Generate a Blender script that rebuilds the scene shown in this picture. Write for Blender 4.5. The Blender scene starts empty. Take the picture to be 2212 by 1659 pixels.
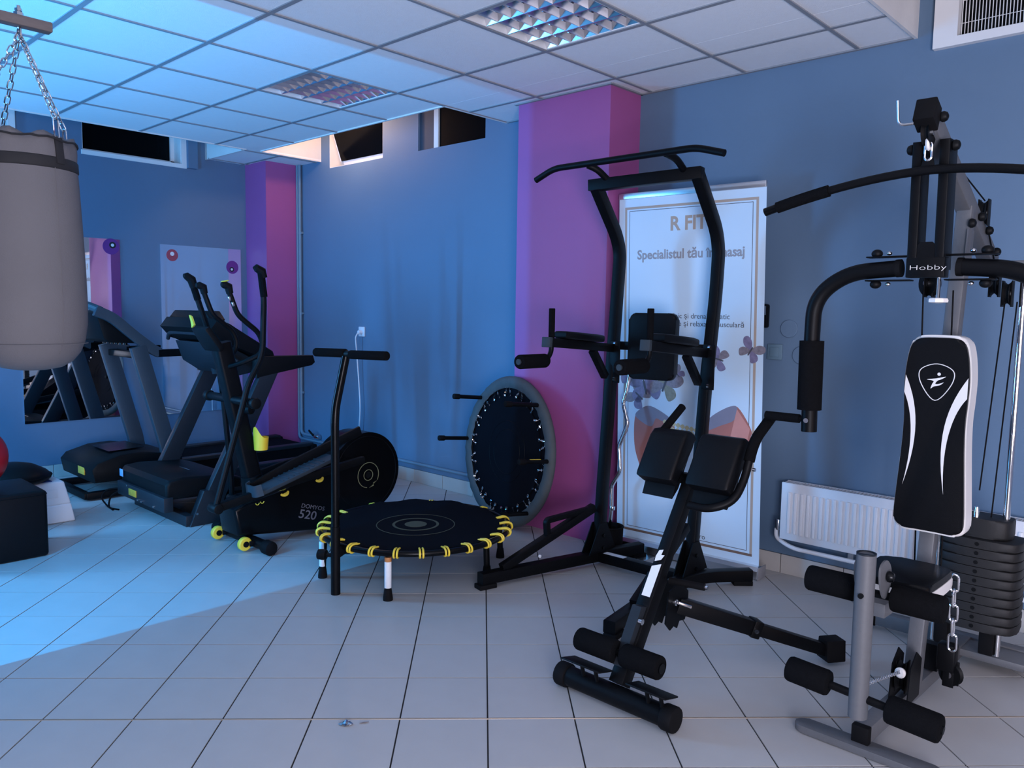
import bpy, bmesh, math, random
from mathutils import Vector, Matrix

random.seed(7)
scene = bpy.context.scene
C = scene.collection
PI = math.pi

# ------------------------------------------------------------------ camera
FPX = 1703.645                                   # focal length in pixels of the 2212 px wide frame
cam_d = bpy.data.cameras.new('camera')
cam_d.sensor_fit = 'HORIZONTAL'
cam_d.sensor_width = 36.0
cam_d.lens = 36.0 * FPX / 2212.0
cam_d.clip_start = 0.05
cam = bpy.data.objects.new('camera', cam_d)
C.objects.link(cam)
FW = Vector((-0.68134, 0.72614, -0.09214)).normalized()
RT = Vector((0.72812, 0.68526, 0.01625)).normalized()
UP = RT.cross(FW).normalized()
mw = Matrix((RT, UP, -FW)).transposed().to_4x4()
mw.translation = Vector((0, 0, 1.4045))
cam.matrix_world = mw
scene.camera = cam

# ------------------------------------------------------------------ world, colour, lights
w = bpy.data.worlds.new('night'); scene.world = w
w.use_nodes = True
w.node_tree.nodes['Background'].inputs[0].default_value = (0.010, 0.014, 0.03, 1)
w.node_tree.nodes['Background'].inputs[1].default_value = 0.3
vs = scene.view_settings
vs.view_transform = 'Standard'; vs.look = 'None'; vs.gamma = 1.0; vs.use_curve_mapping = False
vs.exposure = 0.0

def area(name, loc, target, sx, sy, power, col, spread=180):
    d = bpy.data.lights.new(name, 'AREA'); d.shape = 'RECTANGLE'
    d.size = sx; d.size_y = sy; d.energy = power; d.color = col
    d.spread = math.radians(spread)
    o = bpy.data.objects.new(name, d); C.objects.link(o); o.location = loc
    o.rotation_euler = (Vector(target) - Vector(loc)).to_track_quat('-Z', 'Y').to_euler()
    return o
# tall thin blue tube standing behind the end of the partition wall: lights everything beyond x = -3.46
area('blue_tube_light', (-3.462, -0.40, 1.45), (-3.60, 3.0, 1.45), 0.016, 1.2, 162, (0.004, 0.40, 1.0))
# tall window of blue dusk at the far left end of the gym
area('dusk_window_left', (-6.3, -0.6, 1.45), (-2.4, 3.2, 1.5), 0.6, 1.9, 143, (0.11, 0.46, 1.0))
# pale doorway behind the photographer, to the right
area('doorway_behind', (1.5, -0.9, 0.95), (-1.4, 3.0, 3.6), 1.2, 1.6, 198, (0.85, 0.84, 1.0))
# warm corridor light from the right
area('corridor_right', (2.3, 1.6, 1.2), (-1.0, 2.6, 2.0), 0.8, 1.4, 18, (1.0, 0.68, 0.56))
# warm bulb hidden above the ceiling beside the first window
b_ = bpy.data.lights.new('warm_bulb', 'POINT'); b_.energy = 11; b_.color = (1.0, 0.62, 0.42); b_.shadow_soft_size = 0.06
b_o = bpy.data.objects.new('warm_bulb', b_); C.objects.link(b_o); b_o.location = (-5.68, 3.80, 2.96)

# ------------------------------------------------------------------ materials
MATS = {}
def M(name, col, rough=0.5, metal=0.0, var=0.05, scale=14.0, bump=0.0, bscale=180.0, spec=0.5, coat=0.0, stretch=None):
    m = bpy.data.materials.new(name); m.use_nodes = True
    nt = m.node_tree; p = nt.nodes['Principled BSDF']
    p.inputs['Roughness'].default_value = rough; p.inputs['Metallic'].default_value = metal
    p.inputs['Specular IOR Level'].default_value = spec; p.inputs['Coat Weight'].default_value = coat
    tc = nt.nodes.new('ShaderNodeTexCoord')
    src = tc.outputs['Object']
    if stretch:
        mp = nt.nodes.new('ShaderNodeMapping'); mp.inputs['Scale'].default_value = stretch
        nt.links.new(src, mp.inputs['Vector']); src = mp.outputs['Vector']
    nz = nt.nodes.new('ShaderNodeTexNoise'); nz.inputs['Scale'].default_value = scale; nz.inputs['Detail'].default_value = 4
    nt.links.new(src, nz.inputs['Vector'])
    mx = nt.nodes.new('ShaderNodeMix'); mx.data_type = 'RGBA'
    mx.inputs['A'].default_value = tuple(c * (1 - var) for c in col) + (1,)
    mx.inputs['B'].default_value = tuple(min(1, c * (1 + var)) for c in col) + (1,)
    nt.links.new(nz.outputs['Fac'], mx.inputs['Factor']); nt.links.new(mx.outputs['Result'], p.inputs['Base Color'])
    if bump:
        n2 = nt.nodes.new('ShaderNodeTexNoise'); n2.inputs['Scale'].default_value = bscale; n2.inputs['Detail'].default_value = 3
        nt.links.new(tc.outputs['Object'], n2.inputs['Vector'])
        bp = nt.nodes.new('ShaderNodeBump'); bp.inputs['Strength'].default_value = bump; bp.inputs['Distance'].default_value = 0.004
        nt.links.new(n2.outputs['Fac'], bp.inputs['Height']); nt.links.new(bp.outputs['Normal'], p.inputs['Normal'])
    MATS[name] = m
    return m

M('wall_blue', (0.112, 0.184, 0.280), 0.62, var=0.08, scale=1.6, bump=0.12, bscale=60)
M('wall_purple', (0.36, 0.085, 0.270), 0.50, var=0.08, scale=2.0, bump=0.1, bscale=60)
M('plaster', (0.74, 0.72, 0.70), 0.8, var=0.08, scale=8, bump=0.2, bscale=40)
M('side_board', (0.035, 0.05, 0.075), 0.6)
M('plain_wall', (0.34, 0.34, 0.40), 0.8, var=0.05, scale=2)
M('ceiling_tile', (0.84, 0.85, 0.86), 0.85, var=0.03, scale=30, bump=0.25, bscale=260)
M('ceiling_bar', (0.25, 0.265, 0.29), 0.6, var=0.03)
M('floor_tile', (0.44, 0.435, 0.43), 0.42, var=0.06, scale=9, bump=0.03, bscale=90)
M('grout', (0.016, 0.015, 0.016), 0.9, var=0.2, scale=30)
M('brass_strip', (0.46, 0.36, 0.27), 0.4, 0.4, var=0.15, scale=20)
M('base_tile', (0.50, 0.47, 0.44), 0.45, var=0.12, scale=7)
M('mirror', (0.86, 0.88, 0.90), 0.015, 1.0, var=0.0)
M('black_glass', (0.002, 0.002, 0.0025), 0.15, var=0.0, spec=0.08)
M('white_paint', (0.78, 0.78, 0.78), 0.45, var=0.03)
M('white_plastic', (0.72, 0.75, 0.80), 0.4, var=0.04)
M('black_metal', (0.0030, 0.0034, 0.0045), 0.45, var=0.25, scale=60, bump=0.05, bscale=400, spec=0.12)
M('black_gloss', (0.0025, 0.003, 0.004), 0.25, spec=0.16, var=0.2, scale=40)
M('black_plastic', (0.0035, 0.004, 0.005), 0.5, spec=0.14, var=0.2, scale=40)
M('black_foam', (0.0042, 0.0045, 0.0055), 0.95, var=0.3, scale=120, bump=0.5, bscale=300, spec=0.06)
M('black_leather', (0.0032, 0.0036, 0.0048), 0.42, var=0.2, scale=50, bump=0.12, bscale=250, spec=0.15)
M('black_rubber', (0.0045, 0.0045, 0.0055), 0.75, spec=0.12, var=0.2, scale=40)
M('mat_black', (0.0035, 0.0042, 0.007), 0.85, spec=0.06, var=0.3, scale=80, bump=0.2, bscale=500)
M('mat_print', (0.055, 0.060, 0.030), 0.7, var=0.35, scale=220)
M('neon_yellow', (0.90, 0.66, 0.06), 0.5, var=0.06)
M('yellow', (0.88, 0.60, 0.04), 0.45, var=0.05)
M('yellow_label', (0.70, 0.40, 0.04), 0.5, var=0.3, scale=60)
M('steel', (0.62, 0.63, 0.65), 0.22, 1.0, var=0.05)
M('chrome', (0.80, 0.81, 0.83), 0.08, 1.0, var=0.02)
M('alu', (0.72, 0.72, 0.74), 0.30, 1.0, var=0.04)
M('alu_mirror', (0.62, 0.62, 0.65), 0.16, 1.0, var=0.02)
M('grey_paint', (0.098, 0.102, 0.112), 0.5, 0.0, var=0.10, scale=70, bump=0.08, bscale=300)
M('dark_grey_paint', (0.016, 0.020, 0.026), 0.45, 0.0, spec=0.25, var=0.12, scale=60)
M('treadmill_grey', (0.048, 0.062, 0.078), 0.42, 0.2, var=0.08, scale=40)
M('step_grey', (0.030, 0.040, 0.050), 0.6, spec=0.25, var=0.1, scale=60)
M('bag_grey', (0.150, 0.145, 0.155), 0.85, var=0.10, scale=5, bump=0.25, bscale=220, spec=0.2)
M('bag_black', (0.015, 0.015, 0.018), 0.8, var=0.2)
M('pad_grey', (0.060, 0.070, 0.075), 0.75, var=0.18, scale=26, bump=0.5, bscale=28)
M('red_ball', (0.42, 0.012, 0.02), 0.35, var=0.06)
M('blue_plastic', (0.02, 0.06, 0.22), 0.4, var=0.05)
M('grey_plastic', (0.27, 0.27, 0.29), 0.5, var=0.05)
M('radiator_white', (0.74, 0.76, 0.80), 0.35, var=0.03)
M('pipe_blue', (0.13, 0.215, 0.285), 0.4, var=0.06)
M('banner_white', (0.62, 0.80, 0.96), 0.3, var=0.02, scale=3)
M('print_gold', (0.46, 0.37, 0.30), 0.5, var=0.05)
M('print_grey', (0.33, 0.34, 0.38), 0.5, var=0.03)
M('print_dark', (0.08, 0.08, 0.10), 0.5, var=0.03)
M('print_brown', (0.20, 0.13, 0.10), 0.5, var=0.03)
M('print_coral', (0.42, 0.16, 0.13), 0.4, var=0.12, scale=9)
M('print_coral_light', (0.62, 0.28, 0.24), 0.4, var=0.12, scale=9)
M('print_slate', (0.24, 0.23, 0.30), 0.4, var=0.15, scale=9)
M('print_pearl', (0.62, 0.55, 0.32), 0.4, var=0.15, scale=40)
M('wing_lilac', (0.22, 0.20, 0.33), 0.4, var=0.45, scale=45)
M('wing_grey', (0.24, 0.22, 0.26), 0.4, var=0.5, scale=60)
M('wing_olive', (0.26, 0.26, 0.20), 0.4, var=0.4, scale=60)
M('sticker_white', (0.75, 0.77, 0.80), 0.5, var=0.05, scale=90)
M('sticker_orange', (0.50, 0.20, 0.06), 0.5, var=0.1)
M('sticker_purple', (0.16, 0.03, 0.22), 0.4, var=0.04)
M('sticker_red', (0.36, 0.06, 0.09), 0.4, var=0.04)
M('sticker_blue', (0.25, 0.45, 0.75), 0.4, var=0.1, scale=200)
M('shell_print', (0.16, 0.16, 0.19), 0.5, var=0.03)
M('ring_print', (0.25, 0.25, 0.13), 0.5, var=0.05)
M('iron', (0.009, 0.009, 0.010), 0.62, 0.1, var=0.15, scale=40, bump=0.1, bscale=200)
M('vinyl_white', (0.74, 0.72, 0.70), 0.4, var=0.05)
M('wood_brown', (0.16, 0.135, 0.13), 0.6, var=0.25, scale=12, stretch=(6, 1, 6))
M('cord_white', (0.70, 0.73, 0.78), 0.5, var=0.02)

# ------------------------------------------------------------------ mesh helpers (all coordinates in metres, world axes)
def V(*a): return Vector(a if len(a) > 1 else a[0])

def rounded_path(pts, r, n=6):
    """polyline with its inner corners rounded"""
    pts = [V(p) for p in pts]; out = [pts[0]]
    for i in range(1, len(pts) - 1):
        a, b, c = pts[i-1], pts[i], pts[i+1]
        d1 = (a - b); d2 = (c - b)
        k = min(r, d1.length * .49, d2.length * .49)
        p, q = b + d1.normalized() * k, b + d2.normalized() * k
        for j in range(n + 1):
            t = j / n
            out.append(p * (1-t)**2 + b * 2*t*(1-t) + q * t*t)
    out.append(pts[-1]); return out

def round_rect(hw, hh, r, n=5):
    o = []
    for cx, cy, a0 in ((hw-r, hh-r, 0), (-hw+r, hh-r, 90), (-hw+r, -hh+r, 180), (hw-r, -hh+r, 270)):
        for k in range(n + 1):
            a = math.radians(a0 + 90*k/n); o.append((cx + r*math.cos(a), cy + r*math.sin(a)))
    return o

class MB:
    def __init__(s): s.bm = bmesh.new()
    def _add(s, vs, fs):
        bv = [s.bm.verts.new(v) for v in vs]
        for f in fs:
            try: s.bm.faces.new([bv[i] for i in f])
            except ValueError: pass
        return bv
    def box(s, c, size, rot=None, bev=0.0, seg=2):
        t = bmesh.new(); bmesh.ops.create_cube(t, size=1.0)
        bmesh.ops.scale(t, vec=V(size), verts=t.verts)
        if bev > 0: bmesh.ops.bevel(t, geom=list(t.edges), offset=bev, segments=seg, profile=0.5, affect='EDGES')
        mtx = (Matrix.Translation(V(c)) @ rot.to_4x4()) if rot is not None else Matrix.Translation(V(c))
        bmesh.ops.transform(t, matrix=mtx, verts=t.verts)
        s._merge(t); return s
    def _merge(s, t):
        t.verts.index_update()
        s._add([v.co.copy() for v in t.verts], [[v.index for v in f.verts] for f in t.faces]); t.free()
    def beam(s, p0, p1, w, h, up=(0, 0, 1), bev=0.003):
        p0, p1 = V(p0), V(p1); z = (p1 - p0); L = z.length; z.normalize()
        x = V(up).cross(z)
        if x.length < 1e-4: x = V(1, 0, 0).cross(z)
        x.normalize(); y = z.cross(x)
        rot = Matrix((x, y, z)).transposed()
        return s.box((p0 + p1)/2, (w, h, L), rot, bev)
    def sweep(s, path, prof, side=None, closed=False, cap=True, scales=None):
        path = [V(p) for p in path]; n = len(path); m = len(prof); rings = []
        nrm = None
        for i, p in enumerate(path):
            if closed: t = path[(i+1) % n] - path[i-1]
            else: t = path[min(i+1, n-1)] - path[max(i-1, 0)]
            t.normalize()
            if side is not None:
                u = V(side) - t * V(side).dot(t); u.normalize()
            else:
                if nrm is None:
                    a = V(0, 0, 1) if abs(t.z) < .9 else V(1, 0, 0); nrm = a.cross(t).normalized()
                else:
                    nrm = nrm - t * nrm.dot(t); nrm.normalize()
                u = nrm
            v = t.cross(u); k = scales[i] if scales else 1.0
            rings.append([p + u*a*k + v*b*k for a, b in prof])
        vs = [v for r in rings for v in r]; fs = []
        for i in range(n if closed else n - 1):
            for j in range(m):
                a, b = i*m + j, i*m + (j+1) % m; c, d = ((i+1) % n)*m + (j+1) % m, ((i+1) % n)*m + j
                fs.append((a, b, c, d))
        if cap and not closed:
            fs.append(tuple(range(m))[::-1]); fs.append(tuple((n-1)*m + j for j in range(m)))
        s._add(vs, fs); return s
    def tube(s, path, r, n=10, closed=False, cap=True, scales=None):
        prof = [(r*math.cos(2*PI*k/n), r*math.sin(2*PI*k/n)) for k in range(n)]
        return s.sweep(path, prof, None, closed, cap, scales)
    def sqtube(s, path, w, h, side=(1, 0, 0)):
        return s.sweep(path, round_rect(w/2, h/2, min(w, h)*.12, 2), side)
    def lathe(s, prof, o, axis=(0, 0, 1), n=24):
        o = V(o); ax = V(axis).normalized()
        a = V(0, 0, 1) if abs(ax.z) < .9 else V(1, 0, 0)
        u = a.cross(ax).normalized(); v = ax.cross(u); vs = []; fs = []; m = len(prof)
        for k in range(n):
            c, d = math.cos(2*PI*k/n), math.sin(2*PI*k/n)
            for r, t in prof: vs.append(o + ax*t + (u*c + v*d)*r)
        for k in range(n):
            k2 = (k+1) % n
            for j in range(m-1): fs.append((k*m+j, k2*m+j, k2*m+j+1, k*m+j+1))
        if prof[0][0] > 1e-5: fs.append(tuple(k*m for k in range(n))[::-1])
        if prof[-1][0] > 1e-5: fs.append(tuple(k*m+m-1 for k in range(n)))
        s._add(vs, fs); return s
    def cyl(s, p0, p1, r, r1=None, n=18, bev=0.0):
        p0, p1 = V(p0), V(p1); L = (p1-p0).length; r1 = r if r1 is None else r1
        if bev: prof = [(r-bev, 0), (r-bev*.3, bev*.3), (r, bev), (r1, L-bev), (r1-bev*.3, L-bev*.3), (r1-bev, L)]
        else: prof = [(r, 0), (r1, L)]
        return s.lathe(prof, p0, p1-p0, n)
    def prism(s, poly, o, u, v, thick, bev=0.0, seg=2):
        """flat polygon (in u, v) extruded along u x v by thick"""
        o, u, v = V(o), V(u), V(v); nn = u.cross(v).normalized()
        t = bmesh.new()
        a = [t.verts.new(o + u*x + v*y) for x, y in poly]
        b = [t.verts.new(o + u*x + v*y + nn*thick) for x, y in poly]
        t.faces.new(a[::-1]); t.faces.new(b); k = len(poly)
        for i in range(k): t.faces.new((a[i], a[(i+1) % k], b[(i+1) % k], b[i]))
        if bev:
            es = [e for f in (t.faces[:][0], t.faces[:][1]) for e in f.edges]
            bmesh.ops.bevel(t, geom=list(set(es)), offset=bev, segments=seg, profile=.5, affect='EDGES')
        s._merge(t); return s
    def sphere(s, c, r, sx=1, sy=1, sz=1, n=24):
        t = bmesh.new(); bmesh.ops.create_uvsphere(t, u_segments=n, v_segments=n//2, radius=r)
        bmesh.ops.transform(t, matrix=Matrix.Translation(V(c)) @ Matrix.Diagonal((sx, sy, sz, 1)), verts=t.verts)
        s._merge(t); return s
    def link(s, c, along, side, L, W, r):
        """one stadium-shaped chain link"""
        c, a, b = V(c), V(along).normalized(), V(side).normalized(); p = []
        h = L/2 - W/2; R = W/2
        for k in range(7): t = -PI/2 + PI*k/6; p.append(c + a*(h + R*math.cos(t)) + b*R*math.sin(t))
        for k in range(7): t = PI/2 + PI*k/6; p.append(c + a*(-h + R*math.cos(t)) + b*R*math.sin(t))
        return s.tube(p, r, 6, closed=True)
    def build(s, name, mat, parent=None, label=None, at=None, smooth=35, **props):
        bmesh.ops.recalc_face_normals(s.bm, faces=s.bm.faces)
        root = parent
        while root is not None and root.parent is not None: root = root.parent
        off = V(at) if at is not None else (root.location.copy() if root is not None else V(0, 0, 0))
        for v in s.bm.verts: v.co -= off
        me = bpy.data.meshes.new(name); s.bm.to_mesh(me); s.bm.free()
        me.materials.append(MATS[mat])
        if smooth:
            me.polygons.foreach_set('use_smooth', [True]*len(me.polygons))
            me.set_sharp_from_angle(angle=math.radians(smooth))
        o = bpy.data.objects.new(name, me); C.objects.link(o)
        if parent is not None: o.parent = parent
        else: o.location = off
        if label: o['label'] = label
        for k, v_ in props.items(): o[k] = v_
        return o

def thing(name, label, cat, loc, group=None):
    o = bpy.data.objects.new(name, None); C.objects.link(o)
    o.empty_display_size = 0.05; o.location = loc; o['label'] = label; o['category'] = cat
    if group: o['group'] = group
    return o

def chain(parent, name, p0, p1, L, W, r, mat, flip=0):
    p0, p1 = V(p0), V(p1); d = (p1-p0); n = max(1, round(d.length/(L-2*r-.0005))); d.normalize(); st = (p1-p0)/n
    a = V(0, 0, 1) if abs(d.z) < .9 else V(1, 0, 0)
    u = a.cross(d).normalized(); v = d.cross(u)
    mb = MB()
    for k in range(n): mb.link(p0 + st*(k+.5), d, u if (k+flip) % 2 else v, L, W, r)
    return mb.build(name, mat, parent)

def text(parent, s, o, u, v, size, mat, sx=1.0, align='LEFT', name='lettering', depth=0.0006, off=0.0):
    """lettering lying in the plane (u, v) at o"""
    cu = bpy.data.curves.new('t', 'FONT'); cu.body = s; cu.size = size; cu.align_x = align; cu.extrude = depth; cu.resolution_u = 3
    cu.offset = off
    to = bpy.data.objects.new('t', cu); C.objects.link(to)
    dg = bpy.context.evaluated_depsgraph_get(); me = bpy.data.meshes.new_from_object(to.evaluated_get(dg))
    bpy.data.objects.remove(to); bpy.data.curves.remove(cu)
    u, v = V(u).normalized(), V(v).normalized(); nn = u.cross(v)
    root = parent
    while root is not None and root.parent is not None: root = root.parent
    o = V(o) - (root.location if root else V(0, 0, 0))
    for vt in me.vertices: x, y, z = vt.co; vt.co = o + u*x*sx + v*y + nn*z
    me.name = name; me.materials.clear(); me.materials.append(MATS[mat])
    ob = bpy.data.objects.new(name, me); C.objects.link(ob); ob.parent = parent
    return ob

def in_view(p, mx=60, my=60):
    d = V(p) - V(0, 0, 1.4045); z = d.dot(FW)
    if z < .1: return False
    x = 1106 + FPX*d.dot(RT)/z; y = 829.5 - FPX*d.dot(UP)/z
    return -mx < x < 2212 + mx and -my < y < 1659 + my
X_, Y_, Z_ = V(1, 0, 0), V(0, 1, 0), V(0, 0, 1)
# ================================================================== the room
XL, XR, YB, YF, ZC, ZS = -7.0, 2.6, 4.10, -4.0, 2.72, 3.12
WSILL, WTOP = 2.645, 3.05

def struct(mb, name, mat, parent=None, **k):
    o = mb.build(name, mat, parent, **k)
    if parent is None: o['kind'] = 'structure'
    return o
def slab(mb, x0, x1, y0, y1, z0, z1):
    return mb.box(((x0+x1)/2, (y0+y1)/2, (z0+z1)/2), (x1-x0, y1-y0, z1-z0))

# --- floor: dark grout bed with 30 cm tiles laid diagonally
mb = MB(); slab(mb, XL-.3, XR+.2, YF-.2, YB+.3, -.12, -.0035)
floor = struct(mb, 'floor', 'grout', label='beige tiled floor laid diagonally with dark joints')
FO, FS, FPSI = V(-1.8354, 1.8601, 0), 0.3017, 0.79182
fu, fv = V(math.cos(FPSI), math.sin(FPSI), 0), V(-math.sin(FPSI), math.cos(FPSI), 0)
def clip_rect(poly, x0, x1, y0, y1):
    for ax, lim, sg in ((0, x0, 1), (0, x1, -1), (1, y0, 1), (1, y1, -1)):
        out = []
        for i in range(len(poly)):
            a, b = poly[i-1], poly[i]
            da, db = sg*(a[ax]-lim), sg*(b[ax]-lim)
            if (da >= 0) != (db >= 0):
                t = da/(da-db); out.append((a[0]+(b[0]-a[0])*t, a[1]+(b[1]-a[1])*t))
            if db >= 0: out.append(b)
        poly = out
        if not poly: break
    return poly
g = .0028
cells = []
for i in range(-34, 36):
    for j in range(-34, 36):
        c = FO + fu*FS*(i+.5) + fv*FS*(j+.5)
        if not (XL-.2 < c.x < XR+.2 and YF-.2 < c.y < YB+.2): continue
        q = [FO + fu*FS*(i+a) + fv*FS*(j+b) + fu*(g if a == 0 else -g) + fv*(g if b == 0 else -g - (.004 if j == -1 else 0)) for a, b in ((0, 0), (1, 0), (1, 1), (0, 1))]
        poly = clip_rect([(p.x, p.y) for p in q], XL, XR, YF, YB)
        if len(poly) > 2: cells.append((c, poly, abs(sum(poly[k-1][0]*poly[k][1]-poly[k][0]*poly[k-1][1] for k in range(len(poly))))/2, j))
vis = sorted([t for t in cells if in_view(t[0], 250, 250) and t[0].y > .2], key=lambda t: t[0].length)[:298]
visid = {id(t) for t in vis}
t0 = None
for c, poly, ar, j in vis:
    full = ar > FS*FS*.955 and j != -1
    if full and t0 is not None:
        o = bpy.data.objects.new('floor_tile', t0.data); C.objects.link(o); o.parent = floor
        o.location = c; continue
    cc = V(c.x, c.y, 0)
    mbx = MB().prism([(x-cc.x, y-cc.y) for x, y in poly], (0, 0, -.008), X_, Y_, .008, 0)
    o = mbx.build('floor_tile', 'floor_tile', floor, smooth=0); o.location = cc
    if full: t0 = o
mbx = MB()
for t in cells:
    if id(t) not in visid: mbx.prism(t[1], (0, 0, -.008), X_, Y_, .008)
mbx.build('tile_field', 'floor_tile', floor, smooth=0, kind='stuff')
# brass joint strip along one course
mb = MB(); a, b = FO - fu*3.2 - fv*.0045, FO + fu*3.0 - fv*.0045
mb.beam(a + Z_*-.001, b + Z_*-.001, .0048, .004, bev=.0006)
struct(mb, 'trim_1', 'brass_strip', label='thin brass joint strip across the floor tiles')

# --- walls
def wall_with_windows(name, mat, lo, hi, wins, make, label):
    mb = MB(); make(mb, lo, hi, 0, WSILL)
    xs = lo
    for a, b in wins: make(mb, xs, a, WSILL, ZS); make(mb, a, b, WTOP, ZS); xs = b
    make(mb, xs, hi, WSILL, ZS)
    return struct(mb, name, mat, label=label)
WA = [(-6.12, -5.35), (-4.90, -4.15), (-1.17, -.25)]
WB = [(0.95, 1.83), (2.35, 3.155)]
wall_with_windows('wall_back', 'wall_blue', XL-.32, XR, WA, lambda m, a, b, z0, z1: slab(m, a, b, YB, YB+.32, z0, z1), 'blue painted long wall with high basement windows')
wall_with_windows('wall_left', 'wall_blue', YF, YB, WB, lambda m, a, b, z0, z1: slab(m, XL-.32, XL, a, b, z0, z1), 'blue painted end wall with mirrors')
struct(slab(MB(), XR, XR+.2, YF, YB, 0, ZS), 'wall_right', 'plain_wall', label='plain side wall beyond the frame')
struct(slab(MB(), XL, XR, YF-.2, YF, 0, ZS), 'wall_front', 'plain_wall', label='plain wall behind the photographer')
struct(slab(MB(), -3.46, -2.95, YF, .22, 0, ZS), 'wall_partition', 'plain_wall', label='partition wall end carrying the bag bracket')
struct(slab(MB(), XL-.3, XR+.2, YF-.2, YB+.3, ZS, ZS+.1), 'ceiling_slab', 'plaster', label='plaster slab above the dropped ceiling')
# purple columns
struct(slab(MB(), -7.0, -6.63, 3.762, 4.10, 0, ZS), 'column_corner', 'wall_purple', label='purple painted pillar in the far corner')
struct(slab(MB(), -3.54, -2.815, 3.795, 4.10, 0, ZS), 'column_middle', 'wall_purple', label='wide purple painted pillar in the middle of the long wall')

# --- dropped ceiling of 60 cm tiles
GX0, GY0 = -5.7294, 3.1203
RECTS = [(-6.28, -1.262, YF, 3.515), (-1.262, XR, YF, 3.40), (XL, -6.28, YF, .5), (XL, -6.28, 3.375, YB), (-6.28, -6.25, 3.515, YB), (-3.94, -1.262, 3.515, YB)]
LIGHTS = [(5, 0), (2, 0)]                         # cells that hold a louvre light: x from u to u+1, y from v=0 to v=1
mb = MB(); slab(mb, -6.28, XR, YF, 3.40, ZC+.17, ZC+.18)
ceil = struct(mb, 'ceiling', 'plaster', label='dropped ceiling of square mineral tiles in a grey grid')
far = MB()
for iu in range(-4, 16):
    for iv in range(-3, 14):
        if (iu, iv) in LIGHTS: continue
        x0, y1 = GX0 + .6*iu, GY0 - .6*iv
        for r in RECTS:
            a, b, c, d = max(x0, r[0]), min(x0+.6, r[1]), max(y1-.6, r[2]), min(y1, r[3])
            if b-a < .012 or d-c < .012: continue
            mbx = MB().box((0, 0, 0), (b-a-.002, d-c-.002, .012))
            pc = V((a+b)/2, (c+d)/2, ZC+.008)
            if in_view(pc, 350, 350):
                o = mbx.build('ceiling_tile', 'ceiling_tile', ceil, smooth=0); o.location = pc
            else:
                bmesh.ops.translate(mbx.bm, vec=pc, verts=mbx.bm.verts); far._merge(mbx.bm)
far.build('tile_field', 'ceiling_tile', ceil, smooth=0, kind='stuff')
for iu in range(-3, 15):
    x = GX0 + .6*iu
    for r in RECTS:
        if r[0]-.001 < x < r[1]+.001 and r[1]-r[0] > .1:
            mbx = slab(MB(), x-.009, x+.009, r[2], r[3], ZC-.004, ZC+.0025); mbx.build('grid_bar', 'ceiling_bar', ceil, smooth=0)
for iv in range(-2, 13):
    y = GY0 - .6*iv
    for r in RECTS:
        if r[2]-.001 < y < r[3]+.001 and r[1]-r[0] > .1:
            mbx = slab(MB(), r[0], r[1], y-.012, y+.012, ZC-.0035, ZC+.0025); mbx.build('grid_bar', 'ceiling_bar', ceil, smooth=0)
# edge angles along the walls and fascias round the window recesses
n_ = 1
def trim(x0, x1, y0, y1, z0, z1, mat='plaster', label='white plaster fascia round a window recess'):
    global n_
    n_ += 1
    return struct(slab(MB(), x0, x1, y0, y1, z0, z1), 'trim_%d' % n_, mat, label=label)
trim(-6.25, -3.94, 3.500, 3.515, ZC-.006, ZS)
trim(-6.268, -6.252, 3.515, YB, ZC-.006, ZS)
trim(-3.94, -3.925, 3.515, YB, ZC-.006, ZS)
trim(-6.295, -6.28, .5, 3.375, ZC-.006, ZS)
trim(XL, -6.28, 3.375, 3.39, ZC-.006, ZS)
trim(XL, -6.28, .485, .5, ZC-.006, ZS)
trim(-1.277, -1.262, 3.40, YB, ZC-.006, ZS)
trim(-1.262, XR, 3.385, 3.40, ZC-.006, ZS)
trim(-3.925, -3.54, YB-.02, YB, ZC-.006, ZC+.01, 'ceiling_bar', 'grey edge angle of the ceiling left of the middle pillar')
trim(-2.81, -1.28, YB-.02, YB, ZC-.006, ZC+.01, 'ceiling_bar', 'grey edge angle of the ceiling above the banner')
trim(-3.56, -2.80, 3.775, 3.795, ZC-.006, ZC+.01, 'ceiling_bar', 'grey edge angle of the ceiling round the middle pillar front')
trim(-2.815, -2.795, 3.79, YB, ZC-.006, ZC+.01, 'ceiling_bar', 'grey edge angle of the ceiling along the pillar side')

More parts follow.
